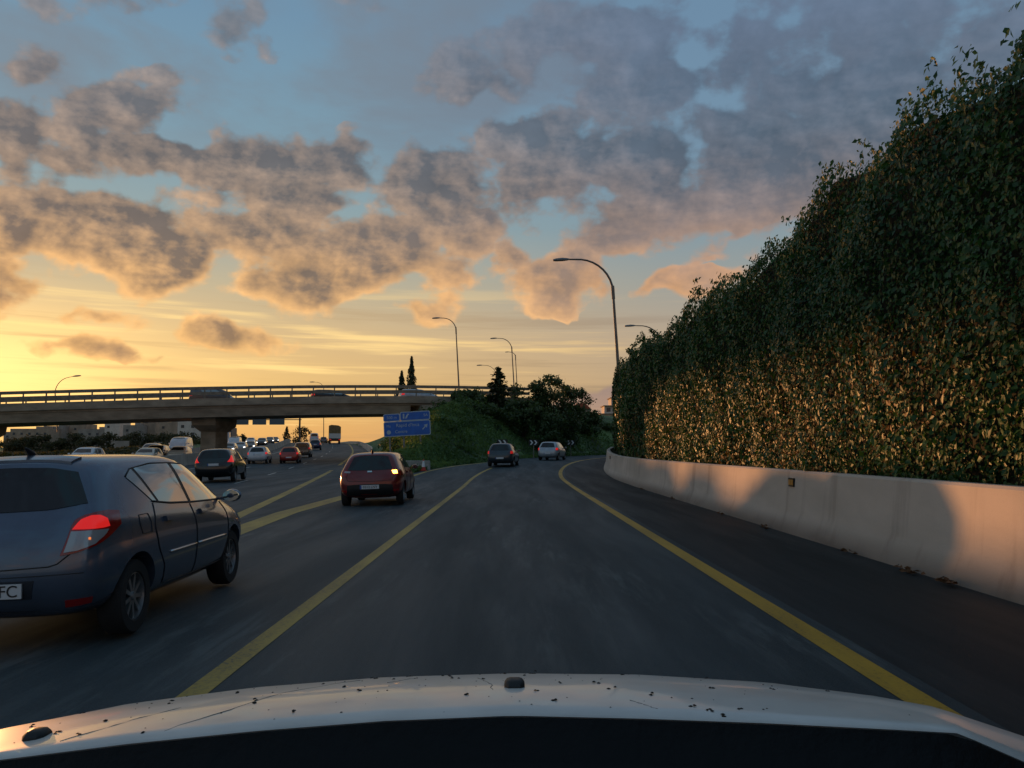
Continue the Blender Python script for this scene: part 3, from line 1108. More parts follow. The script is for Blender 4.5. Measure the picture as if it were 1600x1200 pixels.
class Car:
    def __init__(self, name, label, x, y, heading, style, L, Wd, H, paint, detail=1, roll=0.0, group=None, z=None, cat='car', wr=.31, axles=(.68, 3.27)):
        self.sx, self.sy, self.sz, self.L = Wd / 1.71, L / 4.03, H / 1.49, L
        self.detail = detail
        self.wr = wr
        self.ya, self.yf = axles[0] * self.sy - L / 2, axles[1] * self.sy - L / 2
        self.Wd, self.H = Wd, H
        body, self.bvh = body_of(style, L, Wd, H, wr, self.ya, self.yf)
        self.root = empty(name, (x, y, G(x, y) if z is None else z), (0, RAD(roll), RAD(-heading)))
        tag(self.root, label, cat, group)
        bm_ = body.copy()
        bm_.materials.clear()
        bm_.materials.append(paint)
        bm_.materials.append(M_WELL)
        self.paint = paint
        link('body', bm_, self.root)
        self.wheels()

    def wheels(self):
        r = self.wr
        wx = self.Wd / 2 - .125
        key = ('wheel', r, self.detail >= 1)
        if key not in BODY_CACHE:
            t = MB()
            t.lathe_x([(-.10, r * .62), (-.10, r * .93), (-.075, r * .99), (.0, r), (.075, r * .99), (.10, r * .93), (.10, r * .66), (.085, r * .62)], 36)
            rim = MB()
            rim.lathe_x([(.085, r * .66), (.09, r * .61), (.02, r * .57), (.01, .0)], 32)
            for k in range(9):
                a = 2 * math.pi * k / 9
                R = Matrix.Rotation(a, 3, 'X')
                rim.box(R @ Vector((.055, 0, r * .33)), (.035, r * .11, r * .52), R)
            rim.lathe_x([(.09, 0.0), (.09, r * .11), (.03, r * .14)], 16)
            BODY_CACHE[key] = (t.mesh('tyre', M_TYRE, 'auto'), rim.mesh('rim', M_RIM, 'auto'))
        tm, rm = BODY_CACHE[key]
        for y in (self.ya, self.yf):
            for sgn in (-1, 1):
                w = link('wheel', None, self.root)
                w.empty_display_size = .1
                w.location = (sgn * wx, y, r)
                w.rotation_euler = (random.random() * 6, 0, 0 if sgn > 0 else math.pi)
                link('tyre', tm, w)
                link('rim', rm, w)

    def ray(self, kind, a, b, off):
        sx, sy, sz, L = self.sx, self.sy, self.sz, self.L
        if kind == 'right':
            o, d = Vector((5, a * sy - L / 2, b * sz)), Vector((-1, 0, 0))
        elif kind == 'left':
            o, d = Vector((-5, a * sy - L / 2, b * sz)), Vector((1, 0, 0))
        elif kind == 'rear':
            o, d = Vector((a * sx, -9, b * sz)), Vector((0, 1, 0))
        elif kind == 'front':
            o, d = Vector((a * sx, 9, b * sz)), Vector((0, -1, 0))
        elif kind == 'top':
            o, d = Vector((a * sx, b * sy - L / 2, 9)), Vector((0, 0, -1))
        elif kind in ('rear_right', 'rear_left', 'front_right', 'front_left'):
            s = 1 if 'right' in kind else -1
            q = -1 if 'rear' in kind else 1
            ctr = Vector((s * .80 * sx, (-L / 2 + .08) if q < 0 else (L / 2 - .14), 0))
            d = Vector((-s, -q, 0)).normalized()
            u = Vector((s, -q, 0)).normalized()
            o = ctr + u * a * sx - d * 5 + Vector((0, 0, b * sz))
        hit = self.bvh.ray_cast(o, d)
        if hit[0] is None:
            near = self.bvh.find_nearest(o + d * 5)
            return near[0] + near[1] * off, d
        n = hit[1]
        if n.dot(d) > 0:
            n = -n
        return hit[0] + n * off, d

    def patch(self, name, kind, top, bot, mat, off=.006, n=10, m=5, parent=None, smooth=True):
        a, b = resample(top, n), resample(bot, n)
        rows = []
        d = None
        for j in range(m + 1):
            row = []
            for i in range(n + 1):
                q = a[i].lerp(b[i], j / m)
                p, d = self.ray(kind, q.x, q.y, off)
                row.append(p)
            rows.append(row)
        mb = MB()
        mb.strip(rows)
        # edge returned into the body so the piece has thickness
        idx = [(0, i) for i in range(n + 1)] + [(j, n) for j in range(1, m + 1)] + [(m, i) for i in range(n - 1, -1, -1)] + [(j, 0) for j in range(m - 1, 0, -1)]
        loop = [rows[j][i] for j, i in idx]
        loop.append(loop[0])
        mb.strip([loop, [p + d * (off + .02) for p in loop]])
        return mb.build(name, mat, parent or self.root, smooth='auto' if smooth else False)

    def seam(self, name, kind, pts, w=.008, mat=None, off=.003):
        """thin shut line laid along the body"""
        ps = resample(pts, max(6, len(pts) * 4))
        mb = MB()
        path = [self.ray(kind, p.x, p.y, off)[0] for p in ps]
        mb.tube(path, w / 2, 5)
        return mb.build(name, mat or M_BLACK, self.root, smooth=True)

    def both(self, name, kind_pairs, *a, **k):
        return [self.patch(name, kd, *a, **k) for kd in kind_pairs]

    def mirror(self, mat, glass):
        for s, kd in ((1, 'right'), (-1, 'left')):
            p, _ = self.ray(kd, 2.98, .98, 0)
            mb = MB()
            rows = []
            for t, sc in ((0, .35), (.25, .85), (.6, 1), (.9, .8), (1, .3)):
                ring = []
                for k in range(12):
                    a = 2 * math.pi * k / 12
                    ring.append((p.x + s * (.16 + .10 * math.cos(a) * sc), p.y - .03 + t * .13, p.z + .04 + .072 * math.sin(a) * sc))
                rows.append(ring)
            mb.strip(rows, closed=True)
            mb.f.append(tuple(range(12)))
            mb.f.append(tuple(range(48, 60)))
            mb.mi += [0, 0]
            mb.box((p.x + s * .05, p.y + .02, p.z + .01), (.12, .05, .03))
            o = mb.build('door_mirror', mat, self.root, smooth='auto')
            g = MB()
            g.prism([(p.x + s * (.16 + .088 * math.cos(a)), p.z + .04 + .060 * math.sin(a)) for a in np.linspace(0, 2 * math.pi, 15)[:-1]], p.y - .028, p.y + .0)
            g.build('mirror_glass', glass, o)

    def plate(self, txt, x, z, w=.52, h=.11, size=.095, tilt=0, blue=True, off=.012):
        p, _ = self.ray('rear', x, z, off)
        mb = MB()
        mb.box((p.x, p.y, p.z), (w, .016, h))
        o = mb.build('number_plate', M_PLATE, self.root)
        if blue:
            b2 = MB()
            b2.box((p.x - w / 2 + .022, p.y - .009, p.z), (.042, .004, h - .006))
            b2.build('plate_band', M_PBLUE, o)
        if txt:
            tm = text_mesh(txt, size, 'lettering', M_BLACK, .001)
            t = link('lettering', tm, o)
            t.rotation_euler = (RAD(90), 0, 0)
            xs_ = [v.co.x for v in tm.vertices]
            t.location = (p.x + (w / 2 - .03 - max(xs_) if not blue else .02), p.y - .0105, p.z - .003)
        return o

    def antenna(self, y=.55):
        p, _ = self.ray('top', 0, y, 0)
        mb = MB()
        mb.tube([p + Vector((0, .05, -.01)), p + Vector((0, .0, .03)), p + Vector((0, -.08, .07)), p + Vector((0, -.1, .075))], [.035, .03, .012, .004], 8)
        mb.build('antenna', M_BLACK, self.root, smooth=True)


SIDE_FRONT = ([(1.93, 1.40), (2.3, 1.385), (2.62, 1.25), (2.98, 1.035)], [(2.02, 1.02), (2.4, 1.01), (2.78, 1.0), (2.985, .995)])
SIDE_REAR = ([(1.02, 1.375), (1.4, 1.405), (1.84, 1.405)], [(1.24, 1.065), (1.5, 1.045), (1.94, 1.025)])
SIDE_QUART = ([(.80, 1.30), (.87, 1.345), (.965, 1.37)], [(1.10, 1.085), (1.13, 1.075), (1.185, 1.068)])


def dress(c, lights='lit', rear_z=(1.40, 1.09), style='hatch', wind=True, lamp=((-.06, 1.0), (.22, 1.0), (-.10, .82), (.22, .84)), plate=True, head=False, sg=M_SGLASS):
    """windows, lamps and small parts every car has"""
    zt, zb = rear_z
    c.patch('rear_window', 'rear', [(-.46, zt - .03), (-.3, zt), (0, zt + .01), (.3, zt), (.46, zt - .03)], [(-.60, zb), (-.3, zb - .01), (0, zb - .015), (.3, zb - .01), (.60, zb)], M_GLASS, n=14)
    for kd in ('right', 'left'):
        c.patch('side_window', kd, *SIDE_FRONT, sg)
        c.patch('side_window', kd, *SIDE_REAR, sg)
        if c.detail >= 1:
            c.patch('side_window', kd, *SIDE_QUART, sg, n=4)
            c.patch('pillar_trim', kd, [(1.86, 1.405), (1.92, 1.402)], [(1.955, 1.025), (2.005, 1.02)], M_BLACK, off=.004, n=2)
            c.patch('pillar_trim', kd, [(.98, 1.37), (1.01, 1.374)], [(1.195, 1.068), (1.23, 1.066)], M_BLACK, off=.004, n=2)
    if wind:
        c.patch('windscreen', 'top', [(-.47, 2.50), (0, 2.53), (.47, 2.50)], [(-.60, 3.02), (0, 3.10), (.60, 3.02)], M_GLASS, n=10)
    lm_ = {'lit': M_REDLIT, 'dim': M_REDDIM, 'off': M_RED}[lights]
    a, b, d, e = lamp
    c.both('tail_light', ('rear_right', 'rear_left'), [a, b], [d, e], lm_, off=.01, n=6, m=4)
    c.both('headlight', ('front_right', 'front_left'), [(-.16, .74), (.22, .80)], [(-.14, .62), (.2, .68)], M_HEAD if head else M_HEADOFF, off=.01, n=5, m=3)
    if plate:
        c.plate('', 0, .80 if style == 'suv' else .55)
    c.mirror(c.paint, M_GLASS)


def paint(name, col, metal=.35, rough=.32, dirt=.12):
    mt = pmat('paint_' + name, col, rough, metal, var=dirt, scale=2.2, coat=.7)
    return mt


# the grey-blue hatchback alongside
P_SLATE = paint('slate', (.090, .122, .180), .40, .26)
c = Car('hatchback', 'slate grey five-door hatchback alongside, cut by the picture edge', -4.02, 8.44, -1.5, 'hatch', 4.03, 1.71, 1.49, P_SLATE, 2, roll=-1.9)
zt, zb = 1.415, 1.09
c.patch('rear_window', 'rear', [(-.50, zt - .05), (-.3, zt - .01), (0, zt), (.3, zt - .01), (.50, zt - .05)], [(-.655, zb + .03), (-.4, zb - .01), (0, zb - .02), (.4, zb - .01), (.655, zb + .03)], M_GLASS, n=18, m=7)
for kd in ('right', 'left'):
    c.patch('side_window', kd, *SIDE_FRONT, M_SGLASS, n=16, m=7)
    c.patch('side_window', kd, *SIDE_REAR, M_SGLASS, n=14, m=7)
    c.patch('side_window', kd, *SIDE_QUART, M_SGLASS, n=5, m=6)
    c.patch('pillar_trim', kd, [(1.855, 1.408), (1.925, 1.405)], [(1.952, 1.025), (2.01, 1.02)], M_BLACK, off=.004, n=2, m=7)
    c.patch('pillar_trim', kd, [(.972, 1.372), (1.012, 1.376)], [(1.19, 1.068), (1.235, 1.064)], M_BLACK, off=.004, n=2, m=7)
    c.seam('window_trim', kd, [(1.10, 1.075), (1.5, 1.035), (2.0, 1.012), (2.5, .998), (2.98, .985)], .018, M_BLACK)
    c.seam('window_trim', kd, [(.80, 1.31), (.95, 1.375), (1.4, 1.415), (1.9, 1.412), (2.3, 1.395), (2.65, 1.255), (3.0, 1.03)], .014, M_BLACK)
    c.seam('door_seam', kd, [(1.98, 1.0), (2.02, .8), (2.02, .32)], .009)
    c.seam('door_seam', kd, [(1.10, 1.06), (1.0, .85), (1.06, .66), (1.2, .5), (1.24, .34)], .009)
    c.seam('door_seam', kd, [(3.02, .96), (3.06, .8), (3.0, .34)], .009)
    c.seam('door_seam', kd, [(1.24, .33), (2.0, .31), (3.0, .32)], .009)
    c.seam('side_moulding', kd, [(1.32, .60), (1.7, .60), (1.98, .60)], .028, M_CHROME, .004)
    c.seam('side_moulding', kd, [(2.06, .60), (2.5, .60), (2.92, .595)], .028, M_CHROME, .004)
    for y in (1.22, 2.16):
        c.patch('door_handle', kd, [(y, .925), (y + .18, .915)], [(y + .01, .885), (y + .17, .878)], P_SLATE, off=.028, n=5, m=3)
c.seam('fuel_flap', 'right', [(.74, .98), (.92, .98), (.94, .9), (.92, .82), (.74, .82), (.72, .9), (.74, .98)], .006)
c.patch('windscreen', 'top', [(-.47, 2.50), (0, 2.53), (.47, 2.50)], [(-.60, 3.02), (0, 3.10), (.60, 3.02)], M_GLASS, n=10)
for kd in ('rear_right', 'rear_left'):
    t = c.patch('tail_light', kd, [(-.15, .955), (-.12, 1.0), (-.06, 1.03), (.02, 1.048), (.12, 1.055), (.245, 1.04)], [(-.235, .735), (-.16, .748), (-.07, .775), (.03, .815), (.13, .865), (.245, .935)], M_RED, off=.010, n=18, m=9)
    c.patch('brake_lens', kd, [(-.13, .95), (-.09, .995), (-.02, 1.022), (.05, 1.018), (.10, .99)], [(-.15, .925), (-.07, .922), (0, .922), (.06, .924), (.115, .93)], M_REDLIT, off=.016, n=8, m=4, parent=t)
    c.patch('reversing_lens', kd, [(-.157, .91), (-.04, .912), (.05, .912), (.10, .91)], [(-.212, .757), (-.13, .768), (-.03, .805), (.075, .88)], M_CLEAR, off=.017, n=8, m=5, parent=t)
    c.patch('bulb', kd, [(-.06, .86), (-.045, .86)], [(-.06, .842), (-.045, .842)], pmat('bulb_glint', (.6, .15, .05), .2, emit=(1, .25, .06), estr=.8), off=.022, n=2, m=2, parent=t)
    c.patch('headlight', kd.replace('rear', 'front'), [(-.16, .74), (.22, .80)], [(-.14, .62), (.2, .68)], M_HEADOFF, off=.01, n=6, m=3)
    c.patch('bumper_reflector', kd, [(-.20, .40), (-.02, .41)], [(-.18, .34), (-.02, .36)], M_RED, off=.008, n=4, m=2)
c.seam('tailgate_seam', 'rear', [(-.62, .76), (-.5, .66), (0, .64), (.5, .66), (.62, .76)], .010)
c.seam('bumper_seam', 'rear', [(-.70, .60), (0, .585), (.70, .60)], .006)
c.patch('plate_recess', 'rear', [(-.36, .56), (.36, .56)], [(-.33, .42), (.33, .42)], pmat('paint_recess', (.03, .036, .05), .4, .3), off=.004, n=10, m=3)
c.plate('FC', 0.02, .49, blue=False, size=.125)
c.antenna(.58)
c.patch('spoiler', 'top', [(-.42, .40), (0, .36), (.42, .40)], [(-.44, .53), (0, .52), (.44, .53)], P_SLATE, off=.02, n=10, m=3)
c.mirror(P_SLATE, pmat('mirror_glass', (.5, .6, .58), .03, 1.0))

# red hatchback ahead, indicating
P_DKRED = paint('dark_red', (.17, .012, .014), .3, .28)
c = Car('hatchback', 'dark red hatchback with amber indicator glowing', -3.92, 25.0, -1.0, 'hatch', 4.04, 1.77, 1.46, P_DKRED, 2, roll=-1.8, wr=.315)
dress(c, 'off', (1.41, 1.02), lamp=((-.13, 1.02), (.22, 1.02), (-.16, .86), (.22, .84)), plate=False)
c.patch('lower_bumper', 'rear', [(-.60, .60), (-.42, .62), (0, .63), (.42, .62), (.60, .60)], [(-.62, .32), (0, .30), (.62, .32)], M_BLACK, off=.008, n=14, m=4)
c.plate('0312 LNY', 0, .55, off=.02)
c.patch('indicator', 'rear_right', [(-.14, .99), (-.04, .995)], [(-.14, .90), (-.04, .90)], M_AMBER, off=.02, n=4, m=4)
c.patch('reversing_lens', 'rear_left', [(-.18, .99), (-.08, .995)], [(-.2, .94), (-.08, .95)], M_CLEAR, off=.02, n=4, m=3)
c.patch('badge', 'rear', [(-.06, .99), (.06, .99)], [(-.06, .95), (.06, .95)], M_CHROME, off=.02, n=4, m=2)
c.both('bumper_reflector', ('rear_right', 'rear_left'), [(-.16, .47), (.0, .48)], [(-.16, .42), (.0, .44)], M_RED, off=.016, n=4, m=2)
c.seam('tailgate_seam', 'rear', [(-.64, .86), (-.58, .72), (0, .70), (.58, .72), (.64, .86)], .010)
for kd in ('right', 'left'):
    c.seam('door_seam', kd, [(1.98, 1.0), (2.02, .8), (2.02, .32)], .010)
    c.seam('door_seam', kd, [(1.10, 1.06), (1.0, .85), (1.2, .5), (1.24, .34)], .010)
    for y in (1.22, 2.16):
        c.patch('door_handle', kd, [(y, .925), (y + .18, .915)], [(y + .01, .885), (y + .17, .878)], P_DKRED, off=.028, n=4, m=2)
c.antenna(.58)

# the two cars on the bend
P_TEAL = paint('dark_teal', (.035, .05, .062), .4, .3)
c = Car('hatchback', 'dark blue-grey hatchback on the bend, left of the silver one', -.55, 56.2, 7, 'hatch', 4.05, 1.74, 1.50, P_TEAL, 1, roll=-.5)
dress(c, 'dim', (1.41, 1.05))
P_SILV = paint('pale_silver', (.42, .46, .50), .3, .32)
c = Car('hatchback', 'pale silver hatchback on the bend beside chevron signs', 3.35, 69.2, 15, 'hatch', 3.95, 1.70, 1.48, P_SILV, 1)
dress(c, 'lit', (1.41, 1.05))

# motorway, same direction
FLOW = 'cars driving away on the motorway'
P_BLK = paint('black', (.010, .010, .011), .2, .25)
P_WHT = paint('white', (.55, .57, .60), 0, .35)
P_RED = paint('red', (.34, .03, .02), .1, .3)
P_GRY = paint('grey_silver', (.27, .29, .30), .4, .32)
P_NAVY = paint('navy', (.02, .035, .085), .3, .3)
P_GREY = paint('mid_grey', (.11, .11, .115), .4, .32)
P_CREAM = paint('cream', (.55, .48, .38), .0, .35)


def on_highway(o, y):
    x = line_b(y) - o * 1.013
    return x, y, -math.degrees(math.atan(.16 + .0008 * max(0, y - 90)))


def flow_car(name, label, o, y, style, L, Wd, H, p, lights='lit', detail=1, roll=-1.4, rz=(1.40, 1.05), wr=.31, lamp=None):
    x, y, h = on_highway(o, y)
    c = Car(name, label, x, y, h, style, L, Wd, H, p, detail, roll, FLOW, wr=wr)
    k = dict(lamp=lamp) if lamp else {}
    dress(c, lights, rz, style=style, **k)
    return c


c = flow_car('suv', 'black estate SUV with tall red tail lights on the motorway', 4.75, 43.0, 'suv', 4.69, 1.90, 1.64, P_BLK, 'lit', 1, -2.0, wr=.36, rz=(1.41, 1.10), lamp=((.10, 1.18), (.22, 1.18), (-.16, .90), (.22, .88)))
flow_car('hatchback', 'small white hatchback just ahead of the black SUV', 7.6, 77.0, 'suv', 4.1, 1.78, 1.52, P_WHT)
flow_car('hatchback', 'bright red hatchback in the middle motorway lane', 4.9, 78.0, 'hatch', 3.9, 1.72, 1.47, P_RED)
flow_car('people_carrier', 'silver people carrier just ahead of the bright red hatchback', 5.5, 98.0, 'van', 4.5, 1.85, 1.72, P_GRY, 'dim', 0, -.6)
flow_car('suv', 'dark blue SUV ahead of the silver people carrier', 6.2, 137, 'suv', 4.5, 1.9, 1.66, P_NAVY, 'dim', 0, 0)
flow_car('van', 'white van far ahead near the crest of the motorway', 7.4, 190, 'van', 5.2, 2.0, 2.3, P_WHT, 'dim', 0, 0)
flow_car('hatchback', 'tiny dark hatchback far up the motorway beside the lorry', 5.0, 205, 'hatch', 4.0, 1.72, 1.48, P_GREY, 'dim', 0, 0)
flow_car('hatchback', 'tiny pale hatchback far up the motorway right of the white van', 6.6, 218, 'hatch', 4.0, 1.72, 1.48, P_CREAM, 'dim', 0, 0)

# motorway, towards the camera
ONC = 'oncoming cars beyond the median barrier'


def oncoming(name, label, o, y, style, L, Wd, H, p, lit):
    x, y, h = on_highway(o, y)
    c = Car(name, label, x, y, h + 180, style, L, Wd, H, p, 0, 0, ONC)
    dress(c, 'off', style=style, head=lit)


oncoming('hatchback', 'cream car half hidden behind the slate hatchback roof', 16.2, 71, 'hatch', 4.1, 1.75, 1.5, P_CREAM, False)
oncoming('suv', 'dark oncoming SUV with one bright headlight showing left of the pier', 18.6, 83, 'suv', 4.4, 1.85, 1.62, P_BLK, True)
oncoming('hatchback', 'pale oncoming hatchback between the dark SUV and the pier', 16.6, 84, 'hatch', 4.2, 1.78, 1.48, P_CREAM, False)
oncoming('van', 'white oncoming van directly left of the bridge pier', 20.4, 101, 'van', 5.3, 2.0, 2.35, P_WHT, False)
oncoming('hatchback', 'dark oncoming car with lit headlights just right of the pier', 16.4, 112, 'hatch', 4.2, 1.78, 1.5, P_GREY, True)
oncoming('hatchback', 'second lit oncoming car right of the pier', 16.6, 124, 'hatch', 4.2, 1.78, 1.5, P_GRY, True)
oncoming('hatchback', 'third lit oncoming car right of the pier', 16.4, 134, 'hatch', 4.2, 1.78, 1.5, P_BLK, True)
oncoming('van', 'blue-white oncoming van right of the pier below the gantry', 19.8, 141, 'van', 5.0, 1.95, 2.1, P_WHT, False)
oncoming('suv', 'dark oncoming SUV with headlights below the second gantry panel', 16.8, 158, 'suv', 4.5, 1.85, 1.65, P_BLK, True)
oncoming('hatchback', 'oncoming car with headlights below the third gantry panel', 16.8, 180, 'hatch', 4.2, 1.78, 1.5, P_GREY, True)
oncoming('hatchback', 'farthest oncoming car with headlights near the crest', 16.6, 202, 'hatch', 4.2, 1.78, 1.5, P_GREY, True)

oncoming('hatchback', 'white oncoming car farthest from the pier, behind the cream one', 19.6, 66, 'suv', 4.3, 1.8, 1.6, P_WHT, False)
oncoming('suv', 'silver oncoming SUV in the outer lane left of the white van', 22.6, 96, 'suv', 4.5, 1.85, 1.65, P_GRY, True)
oncoming('hatchback', 'pale oncoming car in the outer lane behind the bridge pier', 19.9, 121, 'hatch', 4.2, 1.78, 1.5, P_CREAM, True)
oncoming('hatchback', 'white oncoming car in the outer lane under the gantry panels', 20.0, 170, 'hatch', 4.2, 1.78, 1.5, P_WHT, True)

# cars crossing the bridge
for x, ac, p, lab, st, H in ((-29.6, 3.0, P_GREY, 'grey van crossing the bridge above the pier', 'van', 1.75), (-18.0, 3.0, P_BLK, 'low dark car crossing the bridge right of the pier', 'hatch', 1.45), (-9.0, 3.0, P_SILV, 'pale car with red tail lights at the right end of the bridge', 'hatch', 1.5)):
    q = bridge_pt(x, ac, -.495)
    hd = 90 - math.degrees(math.atan(np.polyval(np.polyder(BYf), x)))
    c = Car('van' if st == 'van' else 'hatchback', lab, q[0], q[1], hd, st, 4.4, 1.75, H, p, 0, 0, 'cars crossing the bridge', z=q[2])
    dress(c, 'lit')

# lorry with a tarpaulin body


def lorry(label, x, y, heading, w, h, l, cab, body, skirt, name='lorry'):
    z = G(x, y)
    t = empty(name, (x, y, z), (0, 0, RAD(-heading)))
    tag(t, label, 'truck')
    mb = MB()
    mb.box((0, 0, .95), (w * .96, l, .25))
    mb.build('chassis', M_DARKSTEEL, t)
    mb = MB()
    mb.prism([(-w / 2, 1.08), (w / 2, 1.08), (w / 2, h - .3), (w * .28, h), (-w * .30, h + .12), (-w / 2, h - .05)], -l / 2, l / 2 - 2.2)
    mb.build('cargo_box', body, t)
    mb = MB()
    mb.box((0, -l / 2 - .03, 1.65), (w * .98, .06, 1.05))
    mb.build('tailgate', skirt, t)
    mb = MB()
    mb.prism([(-w * .48, .6), (w * .48, .6), (w * .46, 2.7), (-w * .46, 2.7)], l / 2 - 2.0, l / 2)
    mb.build('cab', cab, t)
    for s in (-1, 1):
        mb = MB()
        mb.box((s * w * .38, -l / 2 - .04, .86), (.35, .06, .2))
        mb.build('tail_light', M_REDDIM, t)
        for yy in (-l / 2 + 1.2, -l / 2 + 2.5, l / 2 - 1.1):
            mb = MB()
            mb.lathe_x([(-.15, .2), (-.15, .46), (-.1, .5), (.1, .5), (.15, .46), (.15, .2), (-.15, .2)], 20)
            q = mb.build('wheel', M_TYRE, t, 'auto')
            q.location = (s * w * .4, yy, .5)


x, y, h = on_highway(3.0, 182)
lorry('open tipper lorry with tan load and pale tailgate near the crest', x, y, h, 2.5, 3.9, 7.5, P_RED, pmat('tan_tarp', (.20, .14, .06), .8, var=.3, scale=2), pmat('pale_panel', (.55, .56, .54), .6))
x, y, h = on_highway(22.5, 150)
lorry('grey box lorry on the oncoming side below the gantry panels', x, y, h + 180, 2.5, 3.7, 10, P_WHT, pmat('grey_box', (.10, .10, .10), .6), pmat('grey_box_end', (.18, .18, .18), .6))

# ------------------------------------------------------------------ signs


def sub_text(parent, txt, size, x, z, y, mat):
    t = link('lettering', text_mesh(txt, size, 'lettering', mat, .003), parent)
    t.rotation_euler = (RAD(90), 0, 0)
    t.location = (x, y, z)
    return t


M_SBLUE = pmat('sign_blue', (.018, .13, .52), .45, var=.12, scale=1.5)
M_SWHITE = pmat('sign_white', (.42, .50, .58), .45)
SX, SY = -7.72, 62.0
sg = empty('direction_sign', (SX, SY, G(SX, SY) + hill(SX, SY) - .1), (0, RAD(-3.2), RAD(-2)))
tag(sg, 'blue motorway exit sign on posts before the bridge abutment', 'sign')
zb = 1.55 + 1.0 - sg.location.z     # lower edge of the panels above the base


def round_rect(x0, z0, x1, z1, r, n=4):
    pts = []
    for cx, cz, a0 in ((x1 - r, z0 + r, -90), (x1 - r, z1 - r, 0), (x0 + r, z1 - r, 90), (x0 + r, z0 + r, 180)):
        for k in range(n + 1):
            a = RAD(a0 + 90 * k / n)
            pts.append((cx + r * math.cos(a), cz + r * math.sin(a)))
    return pts


for x0, z0, x1, z1 in ((-1.75, zb, 1.75, zb + 1.12), (-1.75, zb + 1.13, -.50, zb + 1.70), (-.49, zb + 1.13, 1.75, zb + 1.80)):
    mb = MB()
    mb.prism(round_rect(x0, z0, x1, z1, .12), 0, .05)
    p = mb.build('panel', M_SWHITE, sg)
    mb = MB()
    mb.prism(round_rect(x0 + .055, z0 + .055, x1 - .055, z1 - .055, .09), -.006, .001)
    mb.build('panel_face', M_SBLUE, p)
sub_text(sg, '500 m', .30, -1.12, zb + 1.41, -.010, M_SWHITE)
sub_text(sg, '5A', .28, 1.42, zb + 1.48, -.010, M_SWHITE)
sub_text(sg, "Rapid d'Inca", .36, .05, zb + .80, -.010, M_SWHITE)
sub_text(sg, 'Centre', .32, -.45, zb + .34, -.010, M_SWHITE)
sub_text(sg, 'Ma', .26, -1.38, zb + .78, -.010, M_SWHITE)


def arrow(parent, x, z, s, name='arrow'):
    mb = MB()
    R = Matrix.Rotation(RAD(45), 3, 'Y')
    pts = [(-.07, -.5), (.07, -.5), (.07, .05), (.28, .05), (0, .5), (-.28, .05), (-.07, .05)]
    q = [R @ Vector((a * s, 0, b * s)) for a, b in pts]
    mb.prism([(v.x + x, v.z + z) for v in q], -.011, -.005)
    mb.build(name, M_SWHITE, parent)


arrow(sg, 1.35, zb + .62, .55)
mb = MB()
mb.prism([(-.12 + .0, zb + 1.30), (.02, zb + 1.30), (.10, zb + 1.5), (.22, zb + 1.62), (.10, zb + 1.66), (-.02, zb + 1.52)], -.011, -.005)
mb.prism([(-.28, zb + 1.30), (-.16, zb + 1.30), (-.16, zb + 1.66), (-.28, zb + 1.66)], -.011, -.005)
mb.build('exit_symbol', M_SWHITE, sg)
mb = MB()
mb.prism([(-1.38 + .16 * math.cos(a), zb + .33 + .16 * math.sin(a)) for a in np.linspace(0, 2 * math.pi, 17)[:-1]], -.011, -.005)
mb.build('round_symbol', M_SWHITE, sg)
for x in (-1.35, -.3, .95):
    mb = MB()
    mb.box((x, .11, (zb + 1.6 - .8) / 2), (.12, .10, zb + 1.6 + .8))
    mb.build('post', M_STEEL, sg)

M_SBLACK = pmat('sign_black', (.012, .014, .016), .5)
M_CHEV = pmat('chevron_white', (.72, .75, .76), .4)
for x, y, lab in ((-.80, 68.5, 'chevron bend sign right behind the dark blue-grey hatchback'), (1.95, 75.5, 'chevron bend sign between the two hatchbacks on the bend'), (6.05, 86.0, 'chevron bend sign to the right of the pale silver hatchback')):
    z = G(x, y) + max(0, hill(x, y)) - .05
    t = empty('chevron_sign', (x, y, z), (0, 0, RAD(-6)))
    tag(t, lab, 'sign', 'chevron signs round the bend')
    h = 2.05 + (y - 68) * .008 - z + .05
    mb = MB()
    mb.box((0, .03, h), (.88, .04, .50))
    mb.build('panel', M_SBLACK, t)
    for k in (-.19, .19):
        mb = MB()
        mb.prism([(k - .15, h - .21), (k - .0, h - .21), (k + .15, h), (k, h + .21), (k - .15, h + .21), (k + .0, h)], .0, .012)
        mb.build('chevron', M_CHEV, t)
    mb = MB()
    mb.box((0, .085, h / 2 - .1), (.07, .06, h + .5))
    mb.build('post', M_STEEL, t)

# overhead gantry beyond the bridge
GY = 255.0
gx0, gx1 = -88.0, -65.0
ga = empty('sign_gantry', (gx1, GY, G(gx1, GY)))
tag(ga, 'overhead sign gantry seen from behind under the bridge', 'gantry')
mb = MB()
mb.box(((gx0 + gx1) / 2 - gx1, 0, 8.6), (gx1 - gx0 + 1, .35, .35))
mb.box(((gx0 + gx1) / 2 - gx1, 0, 7.3), (gx1 - gx0 + 1, .35, .25))
mb.build('beam', M_DARKSTEEL, ga)
for x in (0, gx0 - gx1):
    mb = MB()
    mb.box((x, 0, 4.5), (.45, .45, 9.5))
    mb.build('post', M_DARKSTEEL, ga)
for x0, x1, k in ((-85.6, -80.6, 0), (-79.4, -75.2, 0), (-74.2, -69.6, 1)):
    mb = MB()
    mb.box(((x0 + x1) / 2 - gx1, -.3, 7.3), (x1 - x0, .12, 3.1))
    mb.build('panel', pmat('sign_back', (.11, .14, .16), .6, .2), ga)

